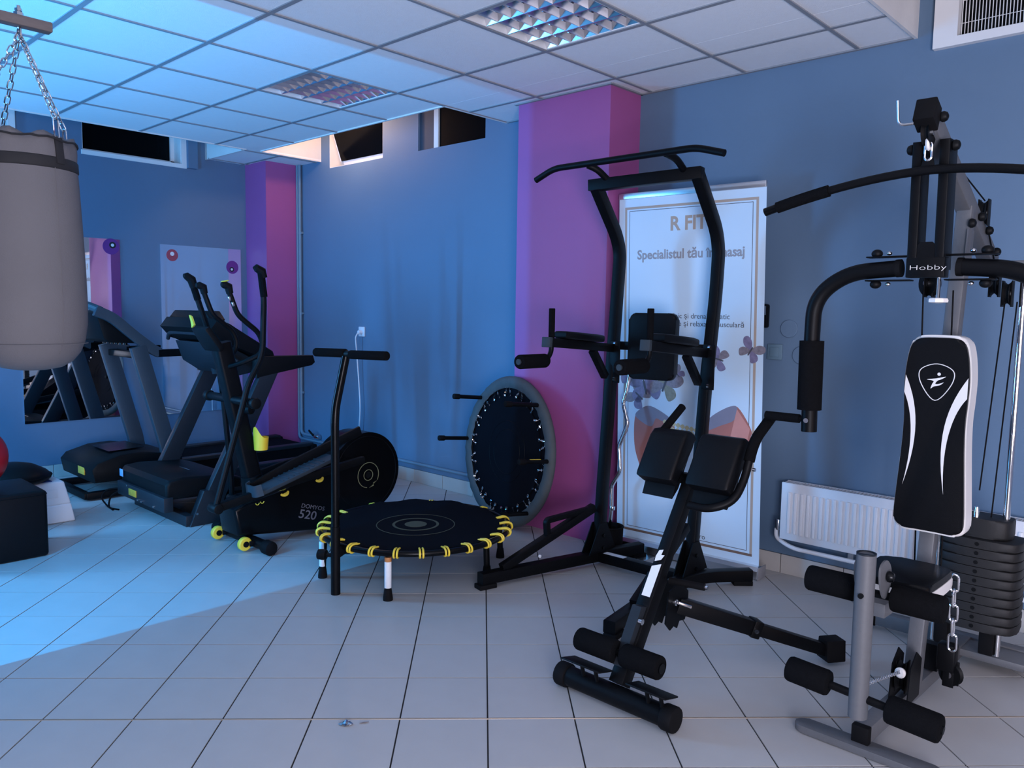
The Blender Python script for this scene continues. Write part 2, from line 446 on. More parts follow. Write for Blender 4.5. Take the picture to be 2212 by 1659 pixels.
# --- louvre lights
def louvre_light(iu, label):
    x0, y1 = GX0 + .6*iu, GY0
    xa, xb, ya, yb = x0+.013, x0+.587, y1-.587, y1-.013
    t = thing('ceiling_light', label, 'ceiling light', ((xa+xb)/2, (ya+yb)/2, ZC), 'square louvre lights set in the ceiling')
    mb = MB(); slab(mb, xa, xb, ya, yb, ZC+.09, ZC+.10)
    for a, b, c, d in ((xa, xa+.006, ya, yb), (xb-.006, xb, ya, yb), (xa, xb, ya, ya+.006), (xa, xb, yb-.006, yb)): slab(mb, a, b, c, d, ZC, ZC+.09)
    mb.build('housing', 'white_paint', t, smooth=0)
    p = (yb-ya)/4
    for k in range(4):
        yc = ya + p*(k+.5)
        mb = MB(); mb.cyl((xa+.03, yc, ZC+.073), (xb-.03, yc, ZC+.073), .013, n=12); mb.build('tube', 'white_plastic', t)
        for xx in (xa+.018, xb-.018):
            MB().box((xx, yc, ZC+.068), (.022, .026, .036), bev=.002).build('lamp_holder', 'black_plastic', t)
    for k in range(5):
        yc = ya + p*k
        if k == 0: pr = [(0, 0), (.004, 0), (.034, .06), (0, .06)]
        elif k == 4: pr = [(0, 0), (0, .06), (-.034, .06), (-.004, 0)]
        else: pr = [(-.003, 0), (.003, 0), (.012, .022), (.032, .06), (-.032, .06), (-.012, .022)]
        MB().prism(pr, (xa, yc, ZC+.001), Y_, Z_, xb-xa).build('reflector', 'alu_mirror', t, smooth=20)
    m = 7
    for k in range(1, m):
        xc = xa + (xb-xa)*k/m
        MB().prism([(-.001, 0), (.001, 0), (.006, .018), (.011, .034), (-.011, .034), (-.006, .018)], (xc, ya, ZC+.0015), X_, Z_, -(yb-ya)).build('louvre_blade', 'alu_mirror', t, smooth=20)
    return t
louvre_light(5, 'square louvre ceiling light above the pull-up tower, larger and nearer one')
louvre_light(2, 'square louvre ceiling light further back, above the treadmills')

# --- windows high in the walls
def window(name, x0, x1, label, axis='A', tilt=False, mull=None):
    """frame with panes set back in the opening; axis A is the long wall, B the end wall"""
    u, n0 = (X_, Y_) if axis == 'A' else (Y_, -X_)
    o = V(0, YB, 0) if axis == 'A' else V(XL, 0, 0)
    P = lambda a, d, z: o + u*a + n0*d + Z_*z
    def bar(m, a0, a1, z0, z1, d0, d1):
        p, q = P(a0, d0, z0), P(a1, d1, z1)
        return m.box((p+q)/2, [abs(c) for c in (q-p)])
    mb = MB(); f = .035; dd = .13
    for a0, a1, z0, z1 in ((x0, x0+f, WSILL, WTOP), (x1-f, x1, WSILL, WTOP), (x0, x1, WSILL, WSILL+f), (x0, x1, WTOP-f, WTOP)): bar(mb, a0, a1, z0, z1, dd, dd+.05)
    if mull is not None: bar(mb, mull, mull+.05, WSILL, WTOP, dd-.05, dd+.05)
    wn = struct(mb, name, 'white_paint', label=label)
    mb = MB()
    if tilt:
        p0 = P(x0+f+.02, dd-.03, WSILL+.07); up = (P(x0, dd-.15, WTOP-.01) - P(x0, dd-.03, WSILL+.07)); L = up.length; up.normalize()
        mb.prism([(0, 0), (x1-x0-2*f-.02, 0), (x1-x0-2*f-.02, L), (0, L)], p0, u, up, .012)
        mb.build('pane', 'black_glass', wn, smooth=0)
        fr = MB()
        for k in (0, x1-x0-2*f-.06): fr.prism([(k, -.04), (k+.04, -.04), (k+.04, L), (k, L)], p0 - u*.03, u, up, -.02)
        fr.prism([(0, -.05), (x1-x0-2*f, -.05), (x1-x0-2*f, 0), (0, 0)], p0 - u*.03, u, up, -.02)
        fr.build('sash', 'white_paint', wn, smooth=0)
    else:
        a, b = x0+f, x1-f
        parts = [(a, b)] if mull is None else [(a, mull), (mull+.05, b)]
        for a0, a1 in parts:
            bar(MB(), a0, a1, WSILL+f, WTOP-f, dd+.02, dd+.03).build('pane', 'black_glass', wn, smooth=0)
    # painted reveal of the opening
    mb = MB()
    for a0, a1, z0, z1 in ((x0, x0+.004, WSILL, WTOP), (x1-.004, x1, WSILL, WTOP), (x0, x1, WSILL, WSILL+.004), (x0, x1, WTOP-.004, WTOP)): bar(mb, a0, a1, z0, z1, .001, .30)
    mb.build('reveal', 'plaster' if tilt else 'white_paint', wn, smooth=0)
    bar(MB(), x0, x1, WSILL, WTOP, .295, .30).build('outer_board', 'black_glass', wn, smooth=0)
    return wn
window('window_1', *WA[0], 'small tilted-open basement window lit warm, nearest the corner', tilt=True)
w2 = struct(MB().box((-4.695, YB+.03, (WSILL+WTOP)/2), (.05, .05, WTOP-WSILL)), 'window_2', 'white_paint', label='dark basement window left of the middle pillar with a white mullion')
slab(MB(), -4.90, -4.72, YB+.02, YB+.04, WSILL, WTOP).build('side_board', 'side_board', w2, smooth=0)
slab(MB(), -4.67, -4.15, YB+.02, YB+.03, WSILL, WTOP).build('pane', 'black_glass', w2, smooth=0)
slab(MB(), -4.90, -4.15, YB+.30, YB+.31, WSILL, WTOP).build('outer_board', 'black_glass', w2, smooth=0)
w3 = window('window_3', *WA[2], 'white framed window with a wire grille at the top right')
window('window_4', *WB[1], 'wide black basement window above the mirrors', 'B')
window('window_5', *WB[0], 'second basement window in the end wall behind the bag chains', 'B')
# grille and deep white surround of the right window
mb = MB()
for a, b, c, d in ((-1.185, -1.085, WSILL-.005, ZS), (-1.085, .3, WSILL-.005, WSILL+.035)): slab(mb, a, b, YB-.035, YB+.02, c, d)
mb.build('surround', 'white_paint', w3, smooth=0)
mb = MB()
for k in range(60): mb.cyl((-1.08+.0135*k, YB+.012, WSILL+.03), (-1.08+.0135*k, YB+.012, ZS-.02), .0022, n=5)
for z in (WSILL+.10, WSILL+.20, WSILL+.30): mb.cyl((-1.09, YB+.014, z), (-.26, YB+.014, z), .0015, n=5)
mb.build('grille', 'white_paint', w3, smooth=60)
slab(MB(), -1.085, -.25, YB+.03, YB+.04, WSILL, WTOP).build('dark_mesh', 'black_plastic', w3, smooth=0)
# light window surround strips of the end wall
mb = MB(); slab(mb, XL, XL+.012, 2.34, 3.2, WSILL-.035, WSILL); slab(mb, XL, XL+.012, 3.155, 3.2, WSILL, ZS); struct(mb, 'trim_30', 'white_paint', label='pale strip framing the wide end-wall window')
struct(slab(MB(), XL, XL+.05, 3.2, 3.285, WSILL-.03, ZS), 'trim_31', 'wall_blue', label='short blue boxed duct right of the end-wall window')
struct(slab(MB(), XL, XL+.02, 1.83, 1.875, WSILL-.03, ZS), 'trim_32', 'white_paint', label='pale upright strip beside the window behind the bag')

# --- skirting tiles
def skirting(name, p0, p1, nrm, h, label):
    p0, p1, nrm = V(p0), V(p1), V(nrm); d = p1-p0; L = d.length; d.normalize(); n = max(1, round(L/.33))
    mb = MB().beam(p0 + nrm*.003 + Z_*h*.5, p1 + nrm*.003 + Z_*h*.5, .006, h, bev=0)
    b = mb.build(name, 'grout', smooth=0); b['kind'] = 'structure'; b['label'] = label
    for k in range(n):
        a, c = p0 + d*(L*k/n + .002), p0 + d*(L*(k+1)/n - .002)
        MB().beam(a + nrm*.006 + Z_*h*.5, c + nrm*.006 + Z_*h*.5, .011, h, bev=.0015).build('skirting_tile', 'base_tile', b, smooth=0)
skirting('baseboard_back', (-6.63, YB, 0), (-3.54, YB, 0), (0, -1, 0), .105, 'beige skirting tiles under the blue wall left of the pillar')
skirting('baseboard_right', (-2.815, YB, 0), (XR, YB, 0), (0, -1, 0), .105, 'beige skirting tiles under the radiator wall')
skirting('baseboard_left', (XL, 0, 0), (XL, 3.762, 0), (1, 0, 0), .105, 'beige skirting tiles under the mirror wall')

# --- mirrors on the end wall
def mirror(name, y0, y1, z0, z1, label, dots):
    t = thing(name, label, 'mirror', (XL+.001, (y0+y1)/2, z0), 'frameless wall mirrors')
    MB().box((XL+.004, (y0+y1)/2, (z0+z1)/2), (.006, y1-y0, z1-z0)).build('glass', 'mirror', t, smooth=0)
    for y, z, rr, mt, inner in dots:
        s = MB().cyl((XL+.0071, y, z), (XL+.0077, y, z), rr, n=28).build('round_sticker', mt, t)
        for dy, dz, r2, m2, lv in inner:
            MB().cyl((XL+.0077, y+dy, z+dz), (XL+.0077+lv, y+dy, z+dz), r2, n=20).build('sticker_dot', m2, s)
mirror('wall_mirror', 1.862, 2.615, .455, 1.946, 'frameless mirror on the end wall, partly behind the punching bag',
       [(2.545, 1.885, .066, 'sticker_purple', [(.012, .012, .027, 'bag_black', .0006), (.012, .012, .013, 'sticker_white', .001)])])
mirror('wall_mirror', 2.950, 3.70, .44, 1.935, 'frameless mirror on the end wall beside the purple corner pillar',
       [(3.055, 1.845, .052, 'sticker_red', [(0, .012, .018, 'sticker_white', .0006)]),
        (3.615, 1.768, .060, 'sticker_purple', [(-.006, -.02, .022, 'bag_black', .0006), (-.006, -.02, .011, 'sticker_white', .001)])])

# --- pipes
t = thing('heating_pipe', 'painted riser pipes beside the corner pillar running along the wall foot', 'pipe', (-6.6, 4.06, 0))
for k, (x, r) in enumerate(((-6.612, .013), (-6.572, .015))):
    MB().tube(rounded_path([(x, 4.075, ZC), (x, 4.075, .16 + .045*k), (-6.30 if k else -3.9, 4.075, .16 + .045*k)] if True else [], .05), r, 10).build('riser', 'pipe_blue', t)
for z in (.6, 1.35, 2.1): MB().box((-6.592, 4.085, z), (.085, .03, .02), bev=.003).build('bracket', 'pipe_blue', t)
v = MB(); v.cyl((-6.34, 4.075, .205), (-6.27, 4.075, .205), .022, n=12, bev=.004); v.cyl((-6.30, 4.075, .205), (-6.30, 4.03, .235), .01, n=10); v.build('valve', 'steel', t)
MB().box((-6.325, 4.02, .245), (.09, .012, .018), rot=Matrix.Rotation(.5, 3, 'Y'), bev=.004).build('valve_handle', 'black_plastic', t)

# --- sockets and covers on the long wall
def plate(name, x, z, s, label, cat, mat='wall_blue', rnd=False, gp=None):
    if rnd:
        o = MB().lathe([(s, 0), (s, .006), (s*.93, .009), (0, .009)], (x, YB, z), (0, -1, 0), 28).build(name, mat, at=(x, YB, z-s))
        o['label'] = label; o['category'] = cat
        if gp: o['group'] = gp
        return o
    t = thing(name, label, cat, (x, YB, z-s))
    MB().box((x, YB-.006, z), (2*s, .012, 2*s), bev=.004).build('plate', mat, t)
    return t
s1 = plate('wall_socket', -5.634, 1.205, .042, 'white wall socket with a plug and thin cable hanging down', 'socket', 'white_plastic')
MB().cyl((-5.634, YB-.012, 1.2), (-5.634, YB-.045, 1.2), .018, n=14, bev=.003).build('plug', 'white_plastic', s1)
c_ = thing('power_cable', 'thin white power cable hanging from the socket down the blue wall', 'cable', (-5.65, 4.05, .05))
MB().tube(rounded_path([(-5.634, YB-.045, 1.2), (-5.64, 4.03, 1.16), (-5.645, 4.05, 1.0), (-5.63, 4.06, .75), (-5.61, 4.06, .55), (-5.63, 4.06, .35), (-5.65, 4.05, .08), (-5.5, 3.9, .01), (-5.1, 3.75, .008)], .1), .006, 8).build('cord', 'cord_white', c_)
sw = plate('light_switch', -1.89, 1.207, .042, 'blue painted square light switch right of the banner', 'switch', 'pipe_blue')
MB().box((-1.89, YB-.014, 1.207), (.05, .006, .05), bev=.002).build('rocker', 'pipe_blue', sw)
plate('junction_cover', -1.818, 1.334, .048, 'round painted junction cover above the light switch', 'cover', 'wall_blue', True)
plate('junction_cover', -1.745, 1.195, .048, 'round painted junction cover right of the light switch', 'cover', 'wall_blue', True)
kx = thing('wall_hook_holder', 'small black gadget on the wall peeping from behind the banner edge', 'holder', (-1.94, YB, 1.33))
MB().box((-1.945, YB-.02, 1.40), (.035, .04, .13), bev=.012).build('case', 'black_gloss', kx)
MB().box((-1.945, YB-.042, 1.43), (.02, .006, .05), bev=.002).build('face', 'steel', kx)
# ================================================================== punching bag
BX, BY = -3.205, .885
t = thing('punching_bag', 'grey canvas punching bag with a black band hanging from three chains', 'punching bag', (BX, BY, 1.18))
R0 = .172
prof = [(0, 1.165), (.05, 1.166), (.095, 1.175), (.130, 1.196), (.155, 1.228), (.172, 1.27), (.181, 1.33), (.183, 1.40), (.180, 1.55), (.174, 1.70), (.168, 1.83), (.165, 1.875)]
MB().lathe([(r, z-1.18) for r, z in prof], (BX, BY, 1.18), Z_, 40).build('body', 'bag_grey', t, smooth=60)
mb = MB().lathe([(.1655, 0), (.1685, .004), (.1675, .036), (.1645, .04)], (BX, BY, 1.868), Z_, 40)
mb.build('band', 'bag_black', t, smooth=60)
# gathered grey rim above the band
mb = MB(); n = 48; rows = [(.164, 1.907), (.163, 1.935), (.158, 1.965), (.148, 1.985), (.13, 1.98), (.11, 1.955)]
vs, fs = [], []
for k in range(n):
    a = 2*PI*k/n; wob = .004*math.sin(7*a) + .003*math.sin(11*a+1)
    for i, (r, z) in enumerate(rows): vs.append((BX + (r + wob*i*.4)*math.cos(a), BY + (r + wob*i*.4)*math.sin(a), z + wob*i*.5))
m = len(rows)
for k in range(n):
    for j in range(m-1): fs.append((k*m+j, ((k+1) % n)*m+j, ((k+1) % n)*m+j+1, k*m+j+1))
mb._add(vs, fs); rim = mb.build('gathered_rim', 'bag_grey', t, smooth=80)
MB().tube([(BX + .166*math.cos(2*PI*k/40), BY + .166*math.sin(2*PI*k/40), 1.968 + .004*math.sin(k*1.3)) for k in range(40)], .004, 6, closed=True).build('draw_cord', 'bag_black', rim)
MB().tube([(BX + .1835*.98*math.cos(2*PI*k/48), BY + .1835*.98*math.sin(2*PI*k/48), 1.262) for k in range(48)], .0015, 5, closed=True).build('seam', 'bag_grey', t)
MB().tube([(BX + r*1.005*math.cos(.30), BY + r*1.005*math.sin(.30), z) for r, z in prof[4:]], .0016, 5).build('seam', 'bag_grey', t)
ring = V(BX, BY, 2.335)
for a in (.42, 1.85, 3.3, 4.9):
    e = V(BX + .155*math.cos(a), BY + .155*math.sin(a), 1.975)
    st = MB(); st.beam(e + V(0, 0, .0) + V(math.cos(a), math.sin(a), 0)*.005, V(BX + .170*math.cos(a), BY + .170*math.sin(a), 1.885), .03, .006, up=(math.cos(a), math.sin(a), 0), bev=.001)
    st.build('strap', 'bag_black', t)
    top = e + V(0, 0, .055) + (ring - e).normalized()*.01
    chain(t, 'chain', ring, top, .034, .017, .0024, 'steel', flip=int(a*3) % 2)
    MB().link((e+top)/2, top-e, V(-math.sin(a), math.cos(a), 0), (top-e).length*1.12, .018, .003).build('snap_hook', 'chrome', t)
MB().link(ring + Z_*.003, Z_, X_, .040, .03, .004).build('ring', 'steel', t)
t = thing('bag_bracket', 'brown wooden beam with a bolt that carries the punching bag', 'beam', (BX, .5, 2.34))
MB().box((BX, (.22+.985)/2, 2.378), (.045, .985-.22, .034), bev=.003).build('beam', 'wood_brown', t)
bt = MB(); bt.cyl((BX, BY, 2.362), (BX, BY, 2.43), .007, n=10); bt.cyl((BX, BY, 2.395), (BX, BY, 2.407), .016, n=6); bt.cyl((BX, BY, 2.412), (BX, BY, 2.42), .012, n=6); bt.build('bolt', 'steel', t)

# ================================================================== things by the end wall, far left
t = thing('padded_cube', 'black padded cube seat at the left edge on the floor', 'cube seat', (-5.05, 1.15, 0))
MB().box((-5.045, 1.13, .187), (.455, .50, .374), bev=.022, seg=3).build('body', 'black_leather', t)
MB().tube([(-5.045 + x, 1.13 + y, .352) for x, y in round_rect(.229, .2515, .03, 4)], .003, 6, closed=True).build('piping', 'black_leather', t)
for x, y in ((-5.22, .93), (-4.87, .93), (-5.22, 1.33), (-4.87, 1.33)): MB().cyl((x, y, 0), (x, y, .012), .02, n=12).build('foot', 'black_rubber', t)
t = thing('exercise_ball', 'red rubber exercise ball resting on the black cube at left edge', 'ball', (-5.06, 1.09, .375))
MB().sphere((-5.06, 1.075, .556), .181, n=36).build('ball', 'red_ball', t, smooth=80)
MB().cyl((-5.06, 1.075, .735), (-5.06, 1.075, .740), .012, n=12).build('valve', 'white_plastic', t)
t = thing('step_stool', 'white plastic step with a blue top beside the black cube', 'step', (-5.72, 1.45, 0))
def frustum(x0, x1, y0, y1, z0, z1, ins):
    bb = [(x0, y0, z0), (x1, y0, z0), (x1, y1, z0), (x0, y1, z0)]; tt = [(x0+ins, y0+ins, z1), (x1-ins, y0+ins, z1), (x1-ins, y1-ins, z1), (x0+ins, y1-ins, z1)]
    tb = bmesh.new(); vv = [tb.verts.new(p) for p in bb+tt]
    for f in ((3, 2, 1, 0), (4, 5, 6, 7), (0, 1, 5, 4), (1, 2, 6, 5), (2, 3, 7, 6), (3, 0, 4, 7)): tb.faces.new([vv[k] for k in f])
    bmesh.ops.bevel(tb, geom=list(tb.edges), offset=.012, segments=3, profile=.5, affect='EDGES'); m_ = MB(); m_._merge(tb); return m_
frustum(-5.86, -5.50, 1.08, 1.735, 0, .118, .018).build('base', 'white_plastic', t)
frustum(-5.842, -5.518, 1.098, 1.717, .114, .262, .03).build('body', 'white_plastic', t)
MB().box((-5.68, 1.40, .263), (.22, .45, .006), bev=.002).build('top_panel', 'blue_plastic', t)
MB().beam((-5.527, 1.52, .19), (-5.527, 1.64, .19), .003, .05, bev=.001).build('label_panel', 'white_plastic', t)
t = thing('seat_cushion', 'flat black domed cushion lying on the white step', 'cushion', (-5.70, 1.42, .266))
MB().lathe([(0, 0), (.19, 0), (.215, .018), (.218, .035), (.19, .065), (.12, .105), (.05, .123), (0, .126)], (-5.70, 1.435, .2665), Z_, 36).build('pad', 'black_leather', t, smooth=60)
MB().tube([(-5.70 + .2185*math.cos(2*PI*k/40), 1.435 + .2185*math.sin(2*PI*k/40), .2665+.034) for k in range(40)], .004, 6, closed=True).build('piping', 'black_rubber', t)

# ================================================================== treadmill by the mirrors (grey arc-shaped rails)
t = thing('treadmill', 'grey treadmill with curved silver rails, closest to the mirrors', 'treadmill', (-6.30, 2.95, 0))
mb = MB().prism([(2.50, .05), (3.82, .05), (3.84, .09), (3.82, .19), (2.50, .20)], (-6.60, 0, 0), Y_, Z_, .60); mb.build('deck', 'black_plastic', t)
MB().box((-6.30, 3.15, .199), (.46, 1.30, .006), bev=.002).build('belt', 'mat_black', t)
for s in (-1, 1):
    MB().box((-6.30 + s*.275, 3.16, .205), (.085, 1.34, .03), bev=.006).build('side_rail', 'dark_grey_paint', t)
    MB().box((-6.30 + s*.285, 3.83, .12), (.09, .06, .17), bev=.012).build('end_cap', 'black_rubber', t)
hood = [(2.02, .12), (2.00, .22), (2.04, .265), (2.20, .31), (2.36, .315), (2.52, .285), (2.66, .25), (2.66, .11)]
h = MB().prism(hood, (-6.66, 0, 0), Y_, Z_, .68, bev=.018); h.build('motor_hood', 'black_plastic', t)
MB().prism([(2.17, .316), (2.42, .325), (2.42, .329), (2.17, .320)], (-6.48, 0, 0), Y_, Z_, .36).build('hood_panel', 'black_gloss', t)
MB().box((-6.20, 2.003, .19), (.13, .006, .055), bev=.001).build('warning_label', 'yellow_label', t)
for x in (-6.60, -6.00): MB().beam((x, 1.96, .035), (x, 2.70, .035), .055, .05, bev=.006).build('base_rail', 'black_metal', t)
MB().beam((-6.62, 1.97, .035), (-5.98, 1.97, .035), .05, .045, bev=.006).build('front_bar', 'black_metal', t)
for x in (-6.60, -5.99):
    u_ = MB().sqtube([(x, 2.585, .10), (x, 2.545, .34), (x, 2.345, 1.10)], .05, .115); u_.build('upright', 'treadmill_grey', t)
    MB().sqtube(rounded_path([(x, 2.06, 1.36), (x, 2.17, 1.315), (x, 2.32, 1.18), (x, 2.46, 1.07), (x, 2.50, 1.05)], .08), .045, .075).build('arc_rail', 'treadmill_grey', t)
    MB().sqtube([(x, 2.49, 1.045), (x, 2.76, 1.05)], .05, .055).build('handrail', 'black_foam', t)
con = MB().prism([(2.12, 1.16), (2.16, 1.13), (2.38, 1.12), (2.42, 1.15), (2.24, 1.30), (2.12, 1.36), (2.07, 1.34)], (-6.58, 0, 0), Y_, Z_, .57, bev=.012); cn = con.build('console', 'black_plastic', t)
for k in range(6): MB().cyl((-6.50 + .08*k, 2.30, 1.108), (-6.50 + .08*k, 2.30, 1.125), .016, n=14).build('speaker_hole', 'black_gloss', cn)
MB().tube(rounded_path([(-6.60, 2.10, 1.36), (-6.50, 2.03, 1.405), (-6.10, 2.03, 1.405), (-5.99, 2.10, 1.36)], .08), .028, 10).build('top_rail', 'treadmill_grey', t)
MB().beam((-6.60, 2.38, 1.03), (-5.99, 2.38, 1.03), .06, .05, bev=.006).build('cross_bar', 'black_metal', t)

# ================================================================== treadmill in the middle (backward-leaning flat posts)
t = thing('treadmill', 'black treadmill with broad leaning posts, behind the elliptical trainer', 'treadmill', (-5.28, 2.95, 0))
MB().prism([(2.50, .05), (3.80, .05), (3.83, .08), (3.82, .155), (2.50, .175)], (-5.62, 0, 0), Y_, Z_, .68).build('deck', 'black_plastic', t)
MB().box((-5.28, 3.15, .172), (.48, 1.28, .006), bev=.002).build('belt', 'mat_black', t)
for s in (-1, 1):
    MB().box((-5.28 + s*.30, 3.15, .178), (.09, 1.30, .028), bev=.006).build('side_rail', 'dark_grey_paint', t)
    MB().box((-5.28 + s*.31, 3.82, .10), (.09, .05, .14), bev=.012).build('end_cap', 'black_rubber', t)
hd = MB().prism([(2.09, .17), (2.085, .265), (2.11, .295), (2.20, .305), (2.50, .285), (2.60, .25), (2.60, .15)], (-5.68, 0, 0), Y_, Z_, .74, bev=.022, seg=3); hd = hd.build('motor_hood', 'black_plastic', t)
MB().box((-5.645, 2.078, .247), (.055, .004, .05), bev=.001).build('blue_sticker', 'sticker_blue', hd)
MB().box((-5.24, 2.34, .302), (.15, .008, .003), rot=Matrix.Rotation(-.07, 3, 'X')).build('silver_badge', 'steel', hd)
MB().box((-5.31, 2.095, .142), (.76, .06, .095), bev=.004).build('front_plate', 'dark_grey_paint', t)
MB().box((-5.42, 2.062, .145), (.12, .006, .045), bev=.001).build('warning_label', 'yellow_label', t)
for x in (-5.50, -5.33, -5.27, -5.08): MB().cyl((x, 2.066, .112 + .07*(x == -5.50)), (x, 2.056, .112 + .07*(x == -5.50)), .006, n=8).build('bolt', 'chrome', t)
MB().beam((-5.68, 2.20, .035), (-4.86, 2.20, .035), .055, .07, bev=.004).build('base_bar', 'dark_grey_paint', t)
for x in (-5.68, -4.87):
    MB().prism([(2.19, 0.0), (2.44, 0.0), (2.44, .03), (2.34, .22), (2.285, .22)], (x-.03, 0, 0), Y_, Z_, .06, bev=.003).build('foot_plate', 'dark_grey_paint', t)
    MB().prism([(2.255, .10), (2.40, .10), (2.845, 1.0), (2.72, 1.0)], (x-.028, 0, 0), Y_, Z_, .056, bev=.006).build('post', 'dark_grey_paint', t)
    MB().prism([(2.66, .93), (3.09, 1.00), (3.115, 1.02), (3.10, 1.07), (2.66, 1.075)], (x-.032, 0, 0), Y_, Z_, .064, bev=.008).build('handrail', 'black_plastic', t)
    for z, y in ((.08, 2.235), (.055, 2.40)): MB().cyl((x+.028, y, z), (x+.036, y, z), .008, n=8).build('bolt', 'chrome', t)
cs = MB().prism([(2.37, 1.26), (2.42, 1.325), (2.50, 1.29), (2.81, 1.105), (2.825, 1.065), (2.77, 1.035), (2.52, 1.16), (2.44, 1.18)], (-5.66, 0, 0), Y_, Z_, .78, bev=.01).build('console', 'black_plastic', t)
MB().prism([(2.45, 1.16), (2.56, 1.13), (2.78, 1.03), (2.76, .965), (2.62, .94), (2.50, 1.02)], (-5.60, 0, 0), Y_, Z_, .62, bev=.014).build('console_tray', 'dark_grey_paint', t)
hx = [(-5.725, 1.303), (-5.60, 1.372), (-5.13, 1.372), (-5.055, 1.316), (-5.135, 1.25), (-5.63, 1.24)]
MB().prism([(-a, z) for a, z in hx], (0, 2.45, 0), -X_, Z_, .11, bev=.01).build('display_hump', 'black_plastic', t)
MB().prism([(0, .01), (.03, 0), (.07, -.055), (.035, -.075), (.022, -.03)], (-5.115, 2.335, 1.335), X_, Z_, -.012).build('yellow_accent', 'neon_yellow', t)
MB().tube(rounded_path([(-5.64, 2.42, 1.17), (-5.60, 2.41, 1.21), (-5.50, 2.41, 1.22), (-5.15, 2.41, 1.22), (-5.0, 2.46, 1.15), (-4.93, 2.60, 1.02)], .07), .014, 8).build('rear_trim', 'dark_grey_paint', t)
MB().cyl((-5.30, 2.62, .94), (-5.30, 2.60, 1.02), .04, n=18).build('cup_holder', 'dark_grey_paint', t)
pc = t
MB().tube(rounded_path([(-5.69, 2.075, .13), (-5.76, 2.02, .12), (-5.80, 1.99, .06), (-5.74, 2.01, .008), (-5.6, 2.0, .006)], .05), .006, 8).build('power_cord', 'black_rubber', pc)
MB().tube(rounded_path([(-5.69, 2.075, .11), (-5.72, 2.03, .08), (-5.71, 2.01, .02), (-5.66, 2.0, .006), (-5.58, 2.03, .006)], .04), .006, 8).build('power_cord', 'black_rubber', pc)

# ================================================================== elliptical trainer
t = thing('elliptical_trainer', 'black elliptical trainer with yellow wheels and a round flywheel cover', 'elliptical', (-4.25, 2.75, 0))
def arc(cy, cz, r, a0, a1, n=20): return [(cy + r*math.cos(math.radians(a0+(a1-a0)*k/n)), cz + r*math.sin(math.radians(a0+(a1-a0)*k/n))) for k in range(n+1)]
FY, FZ, FR = 3.045, .345, .262
shell = [(2.155, .095), (2.70, .03)] + arc(FY, FZ, FR, -72, 135, 26) + [(2.66, .37), (2.44, .318), (2.20, .285), (2.13, .25)]
sh = MB().prism(shell, (-4.36, 0, 0), Y_, Z_, .22, bev=.02, seg=3).build('shell', 'black_gloss', t)
for yy, zz in ((2.448, .302), (2.689, .352)):
    MB().lathe([(.031, 0), (.031, .006), (.022, .01), (.014, .005), (.010, .005), (0, .008)], (-4.150, yy, zz+.002), V(.62, -.2, .75), 20).build('yellow_ring', 'neon_yellow', sh)
for r, a0, a1 in ((.082, -30, 262), (.035, 0, 360)):
    pth = [(-4.1385, FY+.012 + r*math.cos(math.radians(a0+(a1-a0)*k/40)), FZ-.02 + r*math.sin(math.radians(a0+(a1-a0)*k/40))) for k in range(41 if a1-a0 < 360 else 40)]
    MB().tube(pth, .0022, 5, closed=a1-a0 >= 360).build('printed_ring', 'ring_print', sh)
MB().prism([(.0, .0), (.035, .018), (.03, .03), (.062, .04), (.03, .022), (.036, .010)], (-4.1395, FY+.02, FZ-.105), Y_, Z_, .0016).build('bolt_emblem', 'ring_print', sh)
MB().lathe([(.02, 0), (.018, .004), (0, .006)], (-4.14, FY+.012, FZ-.02), X_, 18).build('hub_cap', 'black_plastic', sh)
MB().tube([(-4.139, FY + .236*math.cos(2*PI*k/60), FZ + .236*math.sin(2*PI*k/60)) for k in range(60)], .0025, 5, closed=True).build('cover_seam', 'black_plastic', sh)
bu, bv = V(0, .957, -.29), V(0, .29, .957)
text(sh, 'DOMYOS', (-4.1392, 2.556, .197), bu, bv, .036, 'shell_print', 1.13, name='lettering')
text(sh, '520', (-4.1392, 2.535, .138), bu, bv, .075, 'shell_print', 1.15, name='lettering', off=.0006)
for k in range(2): MB().tube([(-4.137, 2.27 + .03*k + .011*math.cos(a), .272 + .005*k + .011*math.sin(a)) for a in [PI + PI*j/8 for j in range(9)]], .0025, 5).build('yellow_mark', 'neon_yellow', sh)
# column, console, cup
MB().sweep([(-4.25, 2.345, .18), (-4.25, 2.25, .62), (-4.25, 2.12, 1.20)], round_rect(.042, .05, .02, 3), (1, 0, 0)).build('column', 'black_metal', t)
MB().lathe([(.075, 0), (.068, .08), (.06, .16)], (-4.25, 2.325, .26), V(0, -.2, 1), 20).build('column_boot', 'black_plastic', t)
MB().prism([(-.09, 0), (.09, 0), (.10, .02), (.085, .15), (-.085, .15), (-.10, .02)], (-4.25, 2.10, 1.17), X_, V(0, -.55, .83), .035, bev=.008).build('console', 'black_plastic', t)
cup = MB(); n = 24; vs = []; fs = []
for k in range(n):
    a = 2*PI*k/n; back = max(0, -math.sin(a-.2)); zt = .075 + .065*back**3
    for r, z in ((.0385, 0), (.044, zt), (.0405, zt), (.036, .004)): vs.append((-4.175 + r*math.cos(a), 2.318 + r*math.sin(a), .575 + z))
for k in range(n):
    for j in range(3): fs.append((k*4+j, ((k+1) % n)*4+j, ((k+1) % n)*4+j+1, k*4+j+1))
fs.append(tuple(k*4 for k in range(n))[::-1]); fs.append(tuple(k*4+3 for k in range(n)))
cup._add(vs, fs); cup.build('bottle_holder', 'yellow', t, smooth=50)
